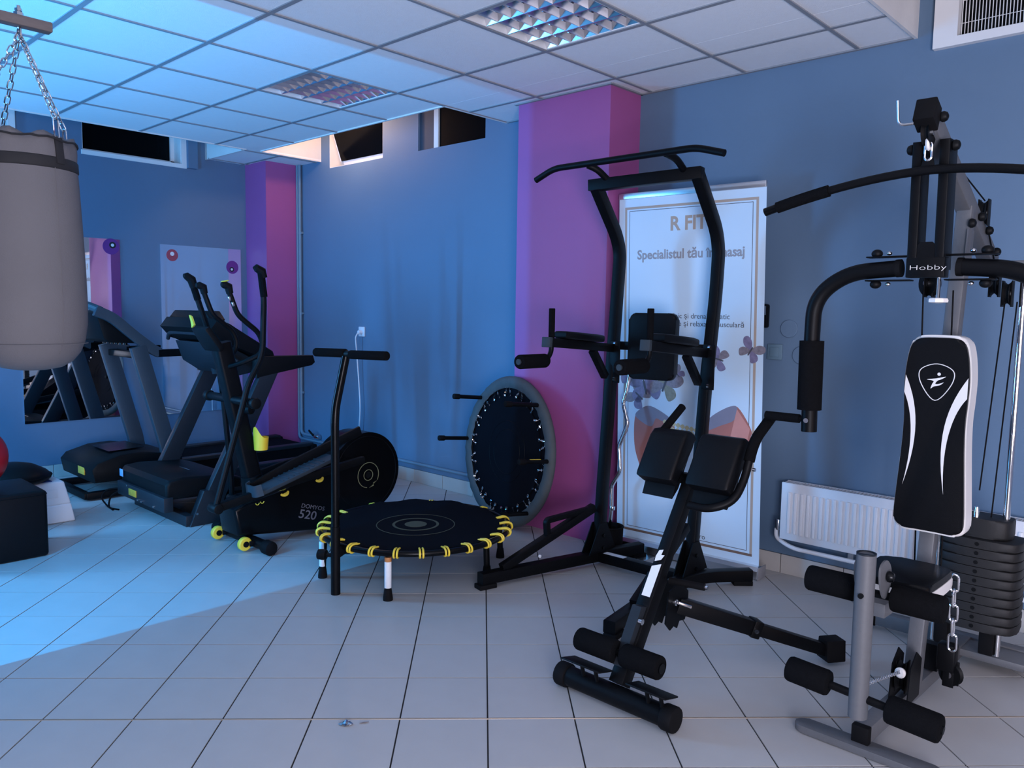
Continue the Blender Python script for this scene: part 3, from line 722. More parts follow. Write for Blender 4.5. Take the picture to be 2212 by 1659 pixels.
# stabilisers
MB().tube([(-4.58, 2.255, .045), (-3.99, 2.255, .045)], .03, 12).build('front_stabiliser', 'black_metal', t)
for x, e in ((-4.585, -1), (-3.985, 1)): MB().cyl((x-.045*e, 2.255, .042), (x+.03*e, 2.255, .042), .041, n=16, bev=.012).build('end_cap', 'black_rubber', t)
for x in (-4.46, -4.135):
    wv = MB().lathe([(.018, -.016), (.034, -.016), (.04, -.01), (.04, .01), (.034, .016), (.018, .016)], (x, 2.185, .048), X_, 22).build('wheel', 'neon_yellow', t)
    MB().cyl((x-.02, 2.185, .048), (x+.022, 2.185, .048), .017, n=14).build('wheel_hub', 'black_plastic', wv)
    MB().beam((x+.03, 2.20, .05), (x+.03, 2.26, .05), .012, .03).build('wheel_bracket', 'black_metal', t)
MB().tube([(-4.42, 3.24, .04), (-4.16, 3.24, .04)], .03, 12).build('rear_stabiliser', 'black_metal', t)
for x in (-4.44, -4.14): MB().cyl((x-.03, 3.24, .04), (x+.03, 3.24, .04), .039, n=14, bev=.01).build('end_cap', 'black_rubber', t)
# moving arms
for x, dy, nm in ((-4.02, 0, 1), (-4.48, .0, -1)):
    if nm == 1:
        pts = [(x, 2.245, 1.595), (x, 2.262, 1.46), (x, 2.248, 1.13), (x, 2.16, .985), (x, 2.125, .86), (x, 1.985, .40), (x, 1.965, .335)]; low = V(x, 1.962, .315)
        grip = [(x, 2.205, 1.612), (x, 2.215, 1.618), (x, 2.25, 1.60), (x, 2.26, 1.565)]
    else:
        pts = [(x, 2.075, 1.52), (x, 2.10, 1.44), (x, 2.15, 1.29), (x, 2.215, 1.07), (x, 2.245, .86), (x, 2.285, .40), (x, 2.29, .26)]; low = V(x, 2.292, .235)
        grip = [(x, 2.02, 1.575), (x, 2.035, 1.575), (x, 2.065, 1.555), (x, 2.08, 1.51)]
    a_ = MB().tube(rounded_path(pts, .07), .0165, 10).build('moving_arm', 'black_metal', t)
    MB().tube(grip, .022, 10, scales=[.55, .95, 1.15, 1.0]).build('end_grip', 'black_rubber', a_)
    MB().tube([V(pts[0]) + (V(pts[1])-V(pts[0]))*k for k in (0, .5, 1.0)], .0195, 10).build('grip_sleeve', 'black_foam', a_)
    sgn = 1 if nm == 1 else -1
    MB().cyl((x - sgn*.05, low.y, low.z), (x + sgn*.035, low.y, low.z), .028, n=14, bev=.004).build('joint', 'black_plastic', a_)
    # foot link and pedal
    ey, ez = (2.93, .46) if nm == 1 else (2.95, .22)
    MB().sqtube([(x, low.y, low.z), (x, (low.y+ey)/2, (low.z+ez)/2+.01), (x, ey, ez)], .035, .045).build('foot_link', 'black_plastic', t)
    if nm == 1: pp = [(2.19, .355), (2.70, .50)]
    else: pp = [(2.40, .30), (2.90, .36)]
    ax = (V(0, pp[1][0], pp[1][1]) - V(0, pp[0][0], pp[0][1])); L = ax.length; ax.normalize(); upv = X_.cross(ax)
    o = V(x, pp[0][0], pp[0][1])
    ped = MB().prism([(-.065, .0), (.065, 0), (.07, .05), (.07, L-.04), (.05, L), (-.05, L), (-.07, L-.04), (-.07, .05)], o, X_, ax, .022, bev=.004).build('pedal', 'step_grey', t)
    for k in range(9): MB().box(o + ax*(.16 + .035*k) + upv*.0245, (.11, .010, .004), rot=Matrix((X_, ax, upv)).transposed(), bev=.001).build('tread_rib', 'step_grey', ped)
    MB().sweep(rounded_path([o + X_*-.068 + ax*.02 + upv*.03, o + X_*-.05 + ax*(-.02) + upv*.03, o + X_*.05 + ax*(-.02) + upv*.03, o + X_*.068 + ax*.02 + upv*.03], .03), [(-.004, -.03), (.004, -.03), (.004, .035), (-.004, .035)], side=None).build('toe_rim', 'step_grey', ped)
    MB().sweep([o - X_*.066*1 + ax*.02 + upv*.02, o - X_*.066 + ax*.30 + upv*.045, o - X_*.066 + ax*(L+.28) + upv*.06], round_rect(.012, .03, .008, 2), X_).build('side_guard', 'black_plastic', ped)
# pivot bar and fixed handlebars
MB().cyl((-4.52, 2.175, .875), (-3.98, 2.175, .875), .024, n=14, bev=.004).build('pivot_bar', 'black_metal', t)
for x, e in ((-4.52, -1), (-3.98, 1)): MB().cyl((x-.02, 2.175, .875), (x+.02, 2.175, .875), .032, n=16, bev=.006).build('pivot_cap', 'black_plastic', t)
for sx in (1, -1):
    fx = -4.25 + .15*sx; cx_ = -4.25 + .02*sx
    pts = [(cx_, 2.14, 1.06), (-4.25+.10*sx, 2.20, 1.09), (fx, 2.28, 1.135), (fx, 2.297, 1.19), (fx, 2.272, 1.26), (fx, 2.20, 1.315), (fx, 2.145, 1.36), (fx, 2.10, 1.48)]
    f_ = MB().tube(rounded_path(pts, .05), .0145, 10).build('fixed_handlebar', 'black_metal', t)
    MB().tube([(fx, 2.055, 1.522), (fx, 2.07, 1.522), (fx, 2.095, 1.512), (fx, 2.103, 1.475)], .021, 10, scales=[.6, 1, 1.1, .9]).build('end_grip', 'black_rubber', f_)
    if sx == 1: MB().lathe([(0, .0), (.02, .003), (.022, .0), (.012, -.004)], (fx, 2.075, 1.541), V(0, -.2, 1), 16).build('yellow_button', 'neon_yellow', f_)
    if sx == 1:
        for k in (0, 1): MB().beam((fx+.012, 2.118-.02*k, 1.435+.03*k-.03), (fx+.012, 2.110-.02*k, 1.458+.03*k-.03), .012, .012).build('pulse_sensor', 'steel', f_)
MB().cyl((-4.20, 2.235, .82), (-4.15, 2.25, .82), .03, n=16, bev=.006).build('tension_knob', 'black_plastic', t)
# ================================================================== round trampoline with T handle
TC, TR_, TZ = V(-3.245, 2.712, 0), .505, .235
t = thing('fitness_trampoline', 'black round fitness trampoline with yellow elastic loops and a T handle', 'trampoline', TC)
ringp = [TC + V(TR_*math.cos(2*PI*k/72), TR_*math.sin(2*PI*k/72), TZ) for k in range(72)]
MB().tube(ringp, .0155, 12, closed=True).build('frame_ring', 'black_gloss', t)
mb = MB(); n = 72; rows = [(0, .004), (.15, .003), (.30, .002), (.40, .003), (.45, .006), (.474, .004), (.474, -.002), (.40, -.003), (0, -.002)]
vs = []; fs = []
for k in range(n):
    a = 2*PI*k/n
    for r, z in rows: rr = r*(1 + (.016*math.cos(13*a) if r > .42 else 0) + (.07*max(0, -.68*math.cos(a)+.73*math.sin(a)-.3) if r > .42 else 0)); vs.append(TC + V(rr*math.cos(a), rr*math.sin(a), TZ + .004 + z + (.004*math.sin(13*a+.6) + .022*max(0, -.68*math.cos(a)+.73*math.sin(a)-.3) if r > .42 else 0)))
m = len(rows)
for k in range(n):
    for j in range(m-1): fs.append((k*m+j, ((k+1) % n)*m+j, ((k+1) % n)*m+j+1, k*m+j+1))
mb._add(vs, fs); bmesh.ops.remove_doubles(mb.bm, verts=mb.bm.verts, dist=1e-5)
mat_ = mb.build('mat', 'mat_black', t, smooth=60)
def flat_ring(r0, r1, z, nm, par, mt, c=TC, n=64):
    m_ = MB(); vs = []; fs = []
    for k in range(n):
        a = 2*PI*k/n
        for r, zz in ((r0, z), (r1, z), (r1, z+.0008), (r0, z+.0008)): vs.append(c + V(r*math.cos(a), r*math.sin(a), zz))
    for k in range(n):
        for j in range(4): fs.append((k*4+j, ((k+1) % n)*4+j, ((k+1) % n)*4+(j+1) % 4, k*4+(j+1) % 4))
    m_._add(vs, fs); return m_.build(nm, mt, par)
flat_ring(.208, .213, TZ+.0068, 'printed_ring', mat_, 'mat_print'); flat_ring(.112, .126, TZ+.0074, 'printed_ring', mat_, 'mat_print')
MB().cyl(TC + Z_*(TZ+.0076), TC + Z_*(TZ+.0084), .060, n=40).build('printed_disc', 'mat_print', mat_)
for k in range(26):
    a = 2*PI*(k+.35)/26; e = V(math.cos(a), math.sin(a), 0); tg = V(-math.sin(a), math.cos(a), 0)
    bk_ = e.x*-.68 + e.y*.73
    if bk_ > .45 and k % 3: continue
    mb = MB()
    for s in (-.008, .008):
        p = TC + tg*s
        mb.tube(rounded_path([p + e*.455 + Z_*(TZ+.012), p + e*.50 + Z_*(TZ+.021), p + e*.524 + Z_*(TZ+.010), p + e*.526 + Z_*(TZ-.012), p + e*.505 + Z_*(TZ-.021), p + e*.482 + Z_*(TZ-.014)], .015, 4), .0052, 6)
    mb.build('elastic_loop', 'neon_yellow', t)
legs = [(-3.46, 2.263), (-2.965, 2.306), (-2.882, 2.90), (-3.05, 3.175), (-3.55, 3.06), (-3.72, 2.60)]
for i, (x, y) in enumerate(legs):
    l_ = MB().cyl((x, y, .03), (x + (TC.x-x)*.02, y + (TC.y-y)*.02, TZ-.005), .0165, n=14).build('leg', 'black_metal', t)
    MB().lathe([(.024, 0), (.024, .012), (.019, .05), (.018, .055)], (x, y, 0), Z_, 16).build('rubber_foot', 'black_rubber', l_)
    if i in (0, 1):
        MB().lathe([(.0169, .0), (.0173, .001), (.0173, .129), (.0169, .13)], (x, y, .062), Z_, 16).build('white_label', 'sticker_white', l_)
        if i == 1: MB().lathe([(.0169, 0), (.0174, .001), (.0174, .021), (.0169, .022)], (x, y, .192), Z_, 16).build('orange_label', 'sticker_orange', l_)
hx_, hy = -3.208, 2.172
h_ = MB().tube(rounded_path([(hx_, hy, 0), (hx_, hy, .86), (hx_+.0, hy+.005, .93), (hx_+.035, hy+.04, 1.175)], .05), .0205, 14, scales=None).build('handle_post', 'black_gloss', t)
MB().cyl((hx_, hy, 0), (hx_, hy, .34), .0235, n=16).build('sleeve', 'black_metal', h_)
MB().cyl((-3.37, 2.19, 1.185), (-2.895, 2.235, 1.19), .0165, n=14).build('crossbar', 'black_metal', h_)
for a, b in ((-3.395, -3.17), (-3.135, -2.885)): MB().cyl((a, 2.19 + (a+3.37)*.095, 1.185), (b, 2.19 + (b+3.37)*.095, 1.19), .0215, n=14, bev=.004).build('grip', 'black_foam', h_)
MB().beam((hx_, hy, .205), (hx_-.005, hy+.06, .225), .04, .05, bev=.006).build('clamp', 'black_metal', t)
MB().lathe([(.01, 0), (.01, .03), (.024, .034), (.027, .05), (.025, .075), (.015, .08), (0, .08)], (hx_-.01, hy-.01, .195), V(-.85, -.5, 0), 18).build('clamp_knob', 'black_plastic', t)

# ================================================================== second trampoline leaning on the pillar
t = thing('folded_trampoline', 'grey rimmed mini trampoline standing on edge against the purple pillar', 'trampoline', (-3.45, 3.65, 0))
nrm = V(-.20, -.975, .085).normalized(); up = (Z_ - nrm*nrm.z).normalized(); sd = up.cross(nrm).normalized()   # sd points left as seen
RC = V(-3.50, 3.652, 0) + up*.494
def onr(r, a, d=0): return RC + (sd*math.cos(a) + up*math.sin(a))*r + nrm*d
MB().tube([onr(.475, 2*PI*k/72) for k in range(72)], .014, 10, closed=True).build('frame_ring', 'black_metal', t)
mb = MB(); n = 72; rows = [(.415, .016), (.422, .024), (.45, .030), (.477, .027), (.492, .008), (.492, -.008), (.475, -.02), (.43, -.006), (.415, .010)]
vs = []; fs = []
for k in range(n):
    a = 2*PI*k/n
    for r, d in rows: vs.append(onr(r, a, d + .0035*math.sin(k*2.6)*(1 if .39 < r < .48 else 0)))
m = len(rows)
for k in range(n):
    for j in range(m-1): fs.append((k*m+j, ((k+1) % n)*m+j, ((k+1) % n)*m+j+1, k*m+j+1))
mb._add(vs, fs); mb.build('edge_pad', 'pad_grey', t, smooth=60)
mb = MB(); vs = [onr(r, 2*PI*k/n, d) for k in range(n) for r, d in ((.362, .012), (.362, .004))]; fs = [tuple(2*k for k in range(n)), tuple(2*k+1 for k in range(n))[::-1]] + [(2*k, 2*((k+1) % n), 2*((k+1) % n)+1, 2*k+1) for k in range(n)]
mb._add(vs, fs); mt_ = mb.build('mat', 'mat_black', t, smooth=30)
mb = MB(); vs = [onr(r, 2*PI*k/n, d) for k in range(n) for r, d in ((.34, .002), (.44, .002), (.44, -.002), (.34, -.002))]
mb._add(vs, [(k*4+j, ((k+1) % n)*4+j, ((k+1) % n)*4+(j+1) % 4, k*4+(j+1) % 4) for k in range(n) for j in range(4)]); mb.build('apron', 'mat_black', t, smooth=30)
mb = MB(); mb.tube([onr(.20, 2*PI*k/48, .0125) for k in range(48)], .0012, 4, closed=True); mb.tube([onr(.145, 2*PI*k/48, .0125) for k in range(48)], .0012, 4, closed=True); mb.build('printed_ring', 'black_metal', mt_)
for k in range(36):
    a = 2*PI*k/36; p, q = onr(.362, a, .016), onr(.418, a + (.055 if k % 2 else -.055), .016)
    mb = MB(); L = (q-p); tg = (sd*-math.sin(a) + up*math.cos(a))
    mb.tube([p + L*(j/16) + (tg*math.cos(j*PI*.9) + nrm*math.sin(j*PI*.9))*.0065 for j in range(17)], .0032, 5)
    mb.build('spring', 'chrome', t)
    if k % 2 == 0: MB().box(onr(.366, a, .018), (.018, .018, .006), rot=Matrix((sd, up, nrm)).transposed(), bev=.002).build('d_ring', 'chrome', t)
for ang, ln in ((2.36, .22), (.83, .24), (0.02, .21), (PI-.05, .23), (-.85, .2)):
    p = onr(.455, ang, .02); l_ = MB().cyl(p, p + nrm*ln, .0135, n=12).build('leg', 'black_metal', t)
    MB().cyl(p + nrm*(ln-.035), p + nrm*(ln+.012), .0185, n=14, bev=.004).build('rubber_foot', 'black_rubber', l_)
    if abs(ang-.02) < .01: MB().beam(p + nrm*.06 + Z_*.0135, p + nrm*.14 + Z_*.0135, .008, .002, bev=0).build('yellow_label', 'neon_yellow', l_)

# ================================================================== pull-up and dip tower
t = thing('power_tower', 'black pull-up and dip tower with back pad and arm pads', 'power tower', (-2.31, 3.35, 0))
B_ = 'black_metal'
MB().sqtube(rounded_path([(-2.765, 2.735, .052), (-2.585, 3.48, .052), (-2.50, 3.78, .052)], .1), .058, .06, side=(1, -.2, 0)).build('base_foot', B_, t)
MB().sqtube(rounded_path([(-1.935, 2.70, .052), (-2.02, 3.20, .052), (-2.03, 3.42, .052), (-1.99, 3.60, .052), (-1.83, 3.80, .052)], .12), .058, .06, side=(1, 0, 0)).build('base_foot', B_, t)
for x, y, r in ((-2.755, 2.765, .24), (-1.935, 2.74, -.16), (-1.86, 3.765, .8), (-2.51, 3.75, .24)): MB().box((x, y, .012), (.062, .10, .024), rot=Matrix.Rotation(-r, 3, 'Z'), bev=.003).build('rubber_pad', 'black_rubber', t)
MB().beam((-2.57, 3.478, .052), (-2.03, 3.495, .052), .055, .055).build('base_bar', B_, t)
MB().prism([(-2.53, 3.455), (-2.40, 3.459), (-2.40, 3.495), (-2.53, 3.491)], (0, 0, .0801), X_, Y_, .001).build('label_sticker', 'sticker_white', t)
ups = []
for pts, xx in (([(-2.587, 3.487, .075), (-2.587, 3.51, .43), (-2.598, 3.612, 1.5), (-2.60, 3.632, 1.735), (-2.596, 3.585, 1.83), (-2.577, 3.365, 2.065)], 0),
                ([(-2.036, 3.54, .075), (-2.038, 3.565, .34), (-2.047, 3.646, 1.05), (-2.055, 3.726, 1.5), (-2.056, 3.742, 1.735), (-2.053, 3.70, 1.84), (-2.03, 3.455, 2.085)], 1)):
    ups.append(MB().sqtube(rounded_path(pts, .09, 5), .052, .062, side=(1, .1, 0)).build('upright', B_, t))
MB().beam((-2.605, 3.355, 2.066), (-2.005, 3.462, 2.086), .062, .058).build('top_bar', B_, t)
# gussets
for x, y in ((-2.587, 3.487), (-2.036, 3.54)):
    for s in (-.029, .025): MB().prism([(y-.12, .078), (y+.12, .078), (y+.03, .24), (y-.03, .24)], (x+s, 0, 0), Y_, Z_, .005).build('gusset', B_, t)
    for zz in (.10, .17): MB().cyl((x+.03, y, zz), (x+.038, y, zz), .010, n=6).build('bolt', 'black_gloss', t)
# pull-up bar
pb = rounded_path([(-2.90, 3.255, 2.112), (-2.775, 3.255, 2.16), (-1.925, 3.255, 2.162), (-1.78, 3.255, 2.12)], .05)
MB().tube(pb, .0165, 14).build('pull_up_bar', B_, t)
for e, m_, b_ in (((-2.555, 3.262, 2.155), (-2.52, 3.30, 2.135), (-2.50, 3.36, 2.09)), ((-2.09, 3.262, 2.158), (-2.08, 3.34, 2.145), (-2.09, 3.435, 2.10))):
    MB().tube(rounded_path([e, m_, b_], .05), .0175, 12).build('bar_bracket', B_, t)
# dip arms
for (ex, ey, jx, jy, zz0, zz1) in ((-2.524, 2.93, -2.587, 3.56, 1.256, 1.21), (-1.977, 2.97, -2.045, 3.62, 1.262, 1.205)):
    a0, a1 = V(ex, ey, zz0), V(jx, jy, zz1); d = (a1-a0).normalized(); sdx = V(d.y, -d.x, 0).normalized()
    arm = MB().beam(a0, a1, .045, .045).build('dip_arm', B_, t)
    MB().beam(a0 - d*.004, a0 + d*.02, .05, .05).build('end_cap', 'step_grey', arm)
    MB().prism([(-.035, 0), (.035, 0), (.055, .05), (.058, .26), (.045, .36), (-.045, .36), (-.058, .26), (-.055, .05)], a0 + d*.12 + Z_*.024, sdx, d, .038 if sdx.cross(d).z > 0 else -.038, bev=.012, seg=3).build('arm_pad', 'black_leather', arm)
    hp = a0 + d*.045
    MB().tube(rounded_path([hp + Z_*.165, hp + Z_*-.05, hp + V(0, -.035, -.085), hp + V(.005, -.08, -.088)], .035), .0125, 12).build('handle', B_, arm)
    MB().cyl(hp + Z_*.02, hp + Z_*.168, .0155, n=14, bev=.003).build('hand_grip', 'black_foam', arm)
    MB().cyl(hp + V(.003, -.045, -.088), hp + V(.02, -.255, -.086), .0345, n=20, bev=.008).build('foam_roller', 'black_foam', arm)
    MB().cyl(hp + V(.02, -.250, -.086), hp + V(.02, -.262, -.086), .014, n=12).build('roller_cap', 'step_grey', arm)
    b0, b1 = a0 + d*.43 - Z_*.02, V(jx + .003, jy - .06, 1.055)
    MB().beam(b0, b1, .036, .036).build('arm_brace', B_, arm)
    MB().beam(V(jx+.028, jy-.01, 1.02), V(jx+.028, jy-.01, 1.25), .008, .07).build('side_plate', B_, arm)
    for zz in (1.04, 1.235): MB().cyl((jx+.03, jy-.02, zz), (jx+.042, jy-.02, zz), .011, n=10).build('bolt', 'steel', arm)
MB().beam((-2.59, 3.575, 1.225), (-2.05, 3.665, 1.225), .04, .045).build('rear_crossbar', B_, t)
cpx = V(-2.315, 3.575, 0); ang = math.atan2(.09, .54)
MB().prism(round_rect(.132, .175, .035, 6), cpx + Z_*1.23 + V(.01, -.02, 0), V(math.cos(ang), math.sin(ang), 0), V(0, .02, 1).normalized(), .05, bev=.014, seg=3).build('back_pad', 'black_leather', t)
# step bracket and brace on the near foot
MB().sqtube([(-2.735, 2.86, .085), (-2.595, 3.44, .33)], .042, .045, side=(1, -.2, 0)).build('foot_brace', B_, t)
MB().sqtube([(-1.965, 2.93, .085), (-2.03, 3.47, .33)], .042, .045, side=(1, 0, 0)).build('foot_brace', B_, t)
MB().sqtube(rounded_path([(-2.665, 3.135, .215), (-2.665, 3.125, .30), (-2.60, 3.40, .325)], .02), .03, .03).build('step_handle', B_, t)
MB().cyl((-2.62, 3.02, .14), (-2.612, 3.02, .14), .008, n=10).build('red_bolt', 'sticker_white', t)

# ================================================================== roll-up banner
t = thing('roll_up_banner', 'white roll-up massage banner with gold border and butterfly print', 'banner', (-2.29, 3.90, 0))
q0, q1 = V(-2.735, 3.868, 0), V(-1.842, 3.918, 0); bu = (q1-q0).normalized(); W_ = (q1-q0).length; bn = Z_.cross(bu)*-1
bvv = (V(0, .012, 2.0) - bu*.056).normalized(); nb = bu.cross(bvv)
bo = q0 + Z_*.062; H_ = 2.018
pan = MB().prism([(0, 0), (W_, 0), (W_, H_), (0, H_)], bo - nb*.0005, bu, bvv, .001).build('panel', 'banner_white', t, smooth=0)
def pr(u0, u1, v0, v1, mat, nm, lv=1): return MB().prism([(u0, v0), (u1, v0), (u1, v1), (u0, v1)], bo + nb*(.0004 + .0003*lv), bu, bvv, .0003).build(nm, mat, pan, smooth=0)
for ins, wd, mt, nm in ((.04, .014, 'print_gold', 'gold_border'), (.07, .003, 'print_dark', 'thin_border')):
    a, b, c, d = ins, W_-ins, ins*.9+.01, H_-ins*.75-.03
    pr(a, b, d-wd, d, mt, nm); pr(a, a+wd, c+wd, d-wd, mt, nm); pr(b-wd, b, c+wd, d-wd, mt, nm); pr(a, b, c, c+wd, 'print_brown' if ins < .05 else mt, nm)
MB().beam(bo + bvv*(H_+.004), bo + bvv*(H_+.004) + bu*W_, .018, .034, up=bvv).build('top_rail', 'alu', t)
cas = MB().prism([(-.05, 0), (.05, 0), (.056, .014), (.05, .036), (.028, .054), (.004, .062), (-.03, .060), (-.05, .042)], q0 - bu*.012 + Z_*.006, Z_.cross(bu), Z_, -(W_+.024) if Z_.cross(bu).cross(Z_).dot(bu) < 0 else (W_+.024), bev=.003).build('cassette', 'alu', t)
for k in (.0, 1.0):
    MB().box(q0 + bu*(W_*k + (.016 if k else -.016)) + Z_*.034, (.008, .10, .066), rot=Matrix.Rotation(math.atan2(bu.y, bu.x), 3, 'Z'), bev=.003).build('end_cap', 'grey_plastic', t)
for k in (.30, .80): 
    c_ = q0 + bu*W_*k; nn_ = V(bu.y, -bu.x, 0)
    MB().prism(round_rect(.028, .15, .026, 5), c_ + nn_*.02 + Z_*.003, bu, nn_, .004).build('foot', 'alu', t)
nb_ = nb if nb.y < 0 else -nb
def btxt(s, u0, v0, size, mat, sx=1, align='LEFT', off=0): return text(pan, s, bo + bu*u0 + bvv*v0 + nb_*.0012, bu, bvv, size, mat, sx, align, 'lettering', .0002, off)
btxt('R FIT', .335, 1.812, .108, 'print_gold', .95, off=.0032)
btxt('Specialistul tău în masaj', .125, 1.655, .074, 'print_grey', .93, off=.0020)
btxt('anticelulitic şi drenaj limfatic', .705, 1.318, .041, 'print_dark', 1.0, 'RIGHT')
btxt('întreţinere şi relaxare musculară', .788, 1.275, .041, 'print_dark', 1.0, 'RIGHT')
btxt('.ro', .535, .085, .040, 'print_dark')
def blob(pts, mat, nm, lv=1, par=None):
    return MB().prism(pts, bo + nb_*(.0005 + .0004*lv), bu, bvv, .0003 if nb_.dot(nb) > 0 else -.0003).build(nm, mat, par or pan, smooth=0)
def spline(pts, n=5):
    out = []; k = len(pts)
    for i in range(k):
        p0, p1, p2, p3 = (V(*pts[(i+j-1) % k], 0) for j in range(4))
        for s in range(n):
            q = s/n
            out.append(tuple((.5*((2*p1) + (p2-p0)*q + (2*p0-5*p1+4*p2-p3)*q*q + (3*p1-p0-3*p2+p3)*q**3))[:2]))
    return out
def butterfly(u, v, s, rot, mats):
    wings = [[(0, 0), (.25, .62), (.75, .85), (1.0, .55), (.7, .12)], [(0, 0), (.6, .0), (.85, -.35), (.55, -.75), (.2, -.45)]]
    for sg in (1, -1):
        for wi, wg in enumerate(wings):
            pp = []
            for x, y in spline(wg, 4):
                x *= sg; pp.append((u + s*(x*math.cos(rot) - y*math.sin(rot)), v + s*(x*math.sin(rot) + y*math.cos(rot))))
            blob(pp if sg > 0 else pp[::-1], mats[wi if sg > 0 else (1-wi)], 'butterfly_wing', 2+wi + (1 if sg < 0 else 0))
    blob([(u + s*(x*math.cos(rot) - y*math.sin(rot)), v + s*(x*math.sin(rot) + y*math.cos(rot))) for x, y in ((-.05, -.4), (.05, -.4), (.06, .25), (0, .4), (-.06, .25))], 'print_dark', 'butterfly_body', 6)
butterfly(.825, 1.152, .070, -.55, ('wing_grey', 'wing_lilac')); butterfly(.645, 1.098, .070, 1.3, ('wing_lilac', 'wing_grey'))
butterfly(.395, 1.00, .050, .8, ('wing_grey', 'wing_lilac')); butterfly(.315, .935, .105, -.35, ('wing_grey', 'wing_olive'))
butterfly(.185, .915, .115, .25, ('wing_lilac', 'wing_lilac')); butterfly(.10, .965, .085, -.4, ('wing_lilac', 'wing_grey')); butterfly(.145, .86, .085, .9, ('wing_lilac', 'wing_grey'))
blob(spline([(.118, .72), (.150, .775), (.225, .80), (.33, .755), (.385, .685), (.36, .60), (.33, .49), (.28, .40), (.20, .36), (.150, .46), (.118, .57)]), 'print_coral', 'printed_shape', 1)
blob(spline([(.125, .735), (.155, .78), (.225, .805), (.34, .755), (.36, .725), (.30, .725), (.26, .735), (.225, .685)]), 'print_slate', 'printed_shape', 2)
blob(spline([(.575, .70), (.60, .77), (.70, .835), (.76, .845), (.835, .735), (.83, .68), (.78, .55), (.68, .49), (.60, .56)]), 'print_coral', 'printed_shape', 1)
blob(spline([(.575, .70), (.595, .77), (.70, .84), (.755, .845), (.74, .775), (.66, .735)]), 'print_slate', 'printed_shape', 2)
blob([(.755, .835), (.83, .735), (.815, .66), (.77, .57), (.73, .57), (.72, .68)], 'print_coral_light', 'printed_shape', 3)
for k in range(9):
    blob(spline([(.32 + .028*k + .014*math.cos(a), .722 - .004*k + .014*math.sin(a)) for a in (0, 1.57, 3.14, 4.71)], 3), 'print_pearl', 'printed_pearl', 4)
    blob(spline([(.31 + .03*k + .014*math.cos(a), .690 - .003*k + .014*math.sin(a)) for a in (0, 1.57, 3.14, 4.71)], 3), 'print_pearl', 'printed_pearl', 4)

# ================================================================== curl bar standing in a black tub beside the pillar
t = thing('rubber_tub', 'small black rubber tub behind the tower foot, by the pillar', 'tub', (-2.645, 3.715, 0))
MB().lathe([(0, .006), (.045, .006), (.05, 0), (.062, 0), (.072, .03), (.075, .10), (.076, .15), (.072, .152), (.068, .148), (.064, .03), (0, .012)], (-2.688, 3.735, 0), Z_, 26).build('bowl', 'black_rubber', t)
MB().tube([(-2.688 + .0755*math.cos(2*PI*k/32), 3.735 + .0755*math.sin(2*PI*k/32), .149) for k in range(32)], .005, 6, closed=True).build('rim', 'black_rubber', t)
t = thing('curl_bar', 'zigzag chrome curl bar leaning upright between pillar and banner', 'barbell', (-2.70, 3.76, .02))
ez = [(-2.70, .018), (-2.683, .247), (-2.69, .382), (-2.632, .478), (-2.65, .623), (-2.607, .727), (-2.596, .77), (-2.621, .844), (-2.633, .884), (-2.612, .95), (-2.60, 1.03), (-2.585, 1.25)]
MB().tube(rounded_path([(x-.02, 3.752 + .03*z, z) for x, z in ez], .02), .0125, 12).build('bar', 'chrome', t)
MB().cyl((-2.699, 3.76, .24), (-2.6985, 3.762, .262), .018, n=16, bev=.003).build('collar', 'chrome', t)
# ================================================================== back-extension bench
t = thing('hyperextension_bench', 'black back-extension bench with two thigh pads and foam ankle rollers', 'exercise bench', (-1.57, 2.6, 0))
B_ = 'black_metal'; HX = -1.57
MB().cyl((-1.80, 2.235, .045), (-1.34, 2.235, .045), .0375, n=20).build('front_bar', B_, t)
for a, b in ((-1.825, -1.775), (-1.365, -1.315)): MB().cyl((a, 2.235, .045), (b, 2.235, .045), .045, n=20, bev=.007).build('end_cap', 'black_rubber', t)
post = [(HX, 2.262, .075), (HX, 2.435, .31), (HX, 2.545, .48), (HX, 2.70, .72)]
MB().sqtube(rounded_path([post[0], (HX, 2.40, .285), (HX, 2.49, .42)], .05), .062, .062).build('lower_post', B_, t)
MB().sqtube([(HX, 2.455, .365), (HX, 2.715, .76)], .05, .05).build('upper_post', B_, t)
MB().prism([(-.018, 0), (.018, 0), (.018, .13), (-.018, .115)], (HX, 2.451, .362) + V(0, 0, 0) if False else V(HX, 2.415, .362), X_, V(0, .55, .835), .0012 ).build('label_sticker', 'sticker_white', t)
MB().prism([(-.014, 0), (.01, .01), (.018, .03), (.004, .028), (.006, .05), (-.01, .045), (-.016, .02)], V(HX, 2.49, .475), X_, V(0, .55, .835), .0012).build('torn_sticker', 'sticker_white', t)
MB().cyl((HX+.02, 2.545, .395), (HX+.16, 2.56, .40), .013, n=12).build('adjust_pin', 'black_rubber', t)
MB().cyl((HX+.155, 2.56, .40), (HX+.172, 2.561, .40), .007, n=10).build('pin_tip', 'chrome', t)
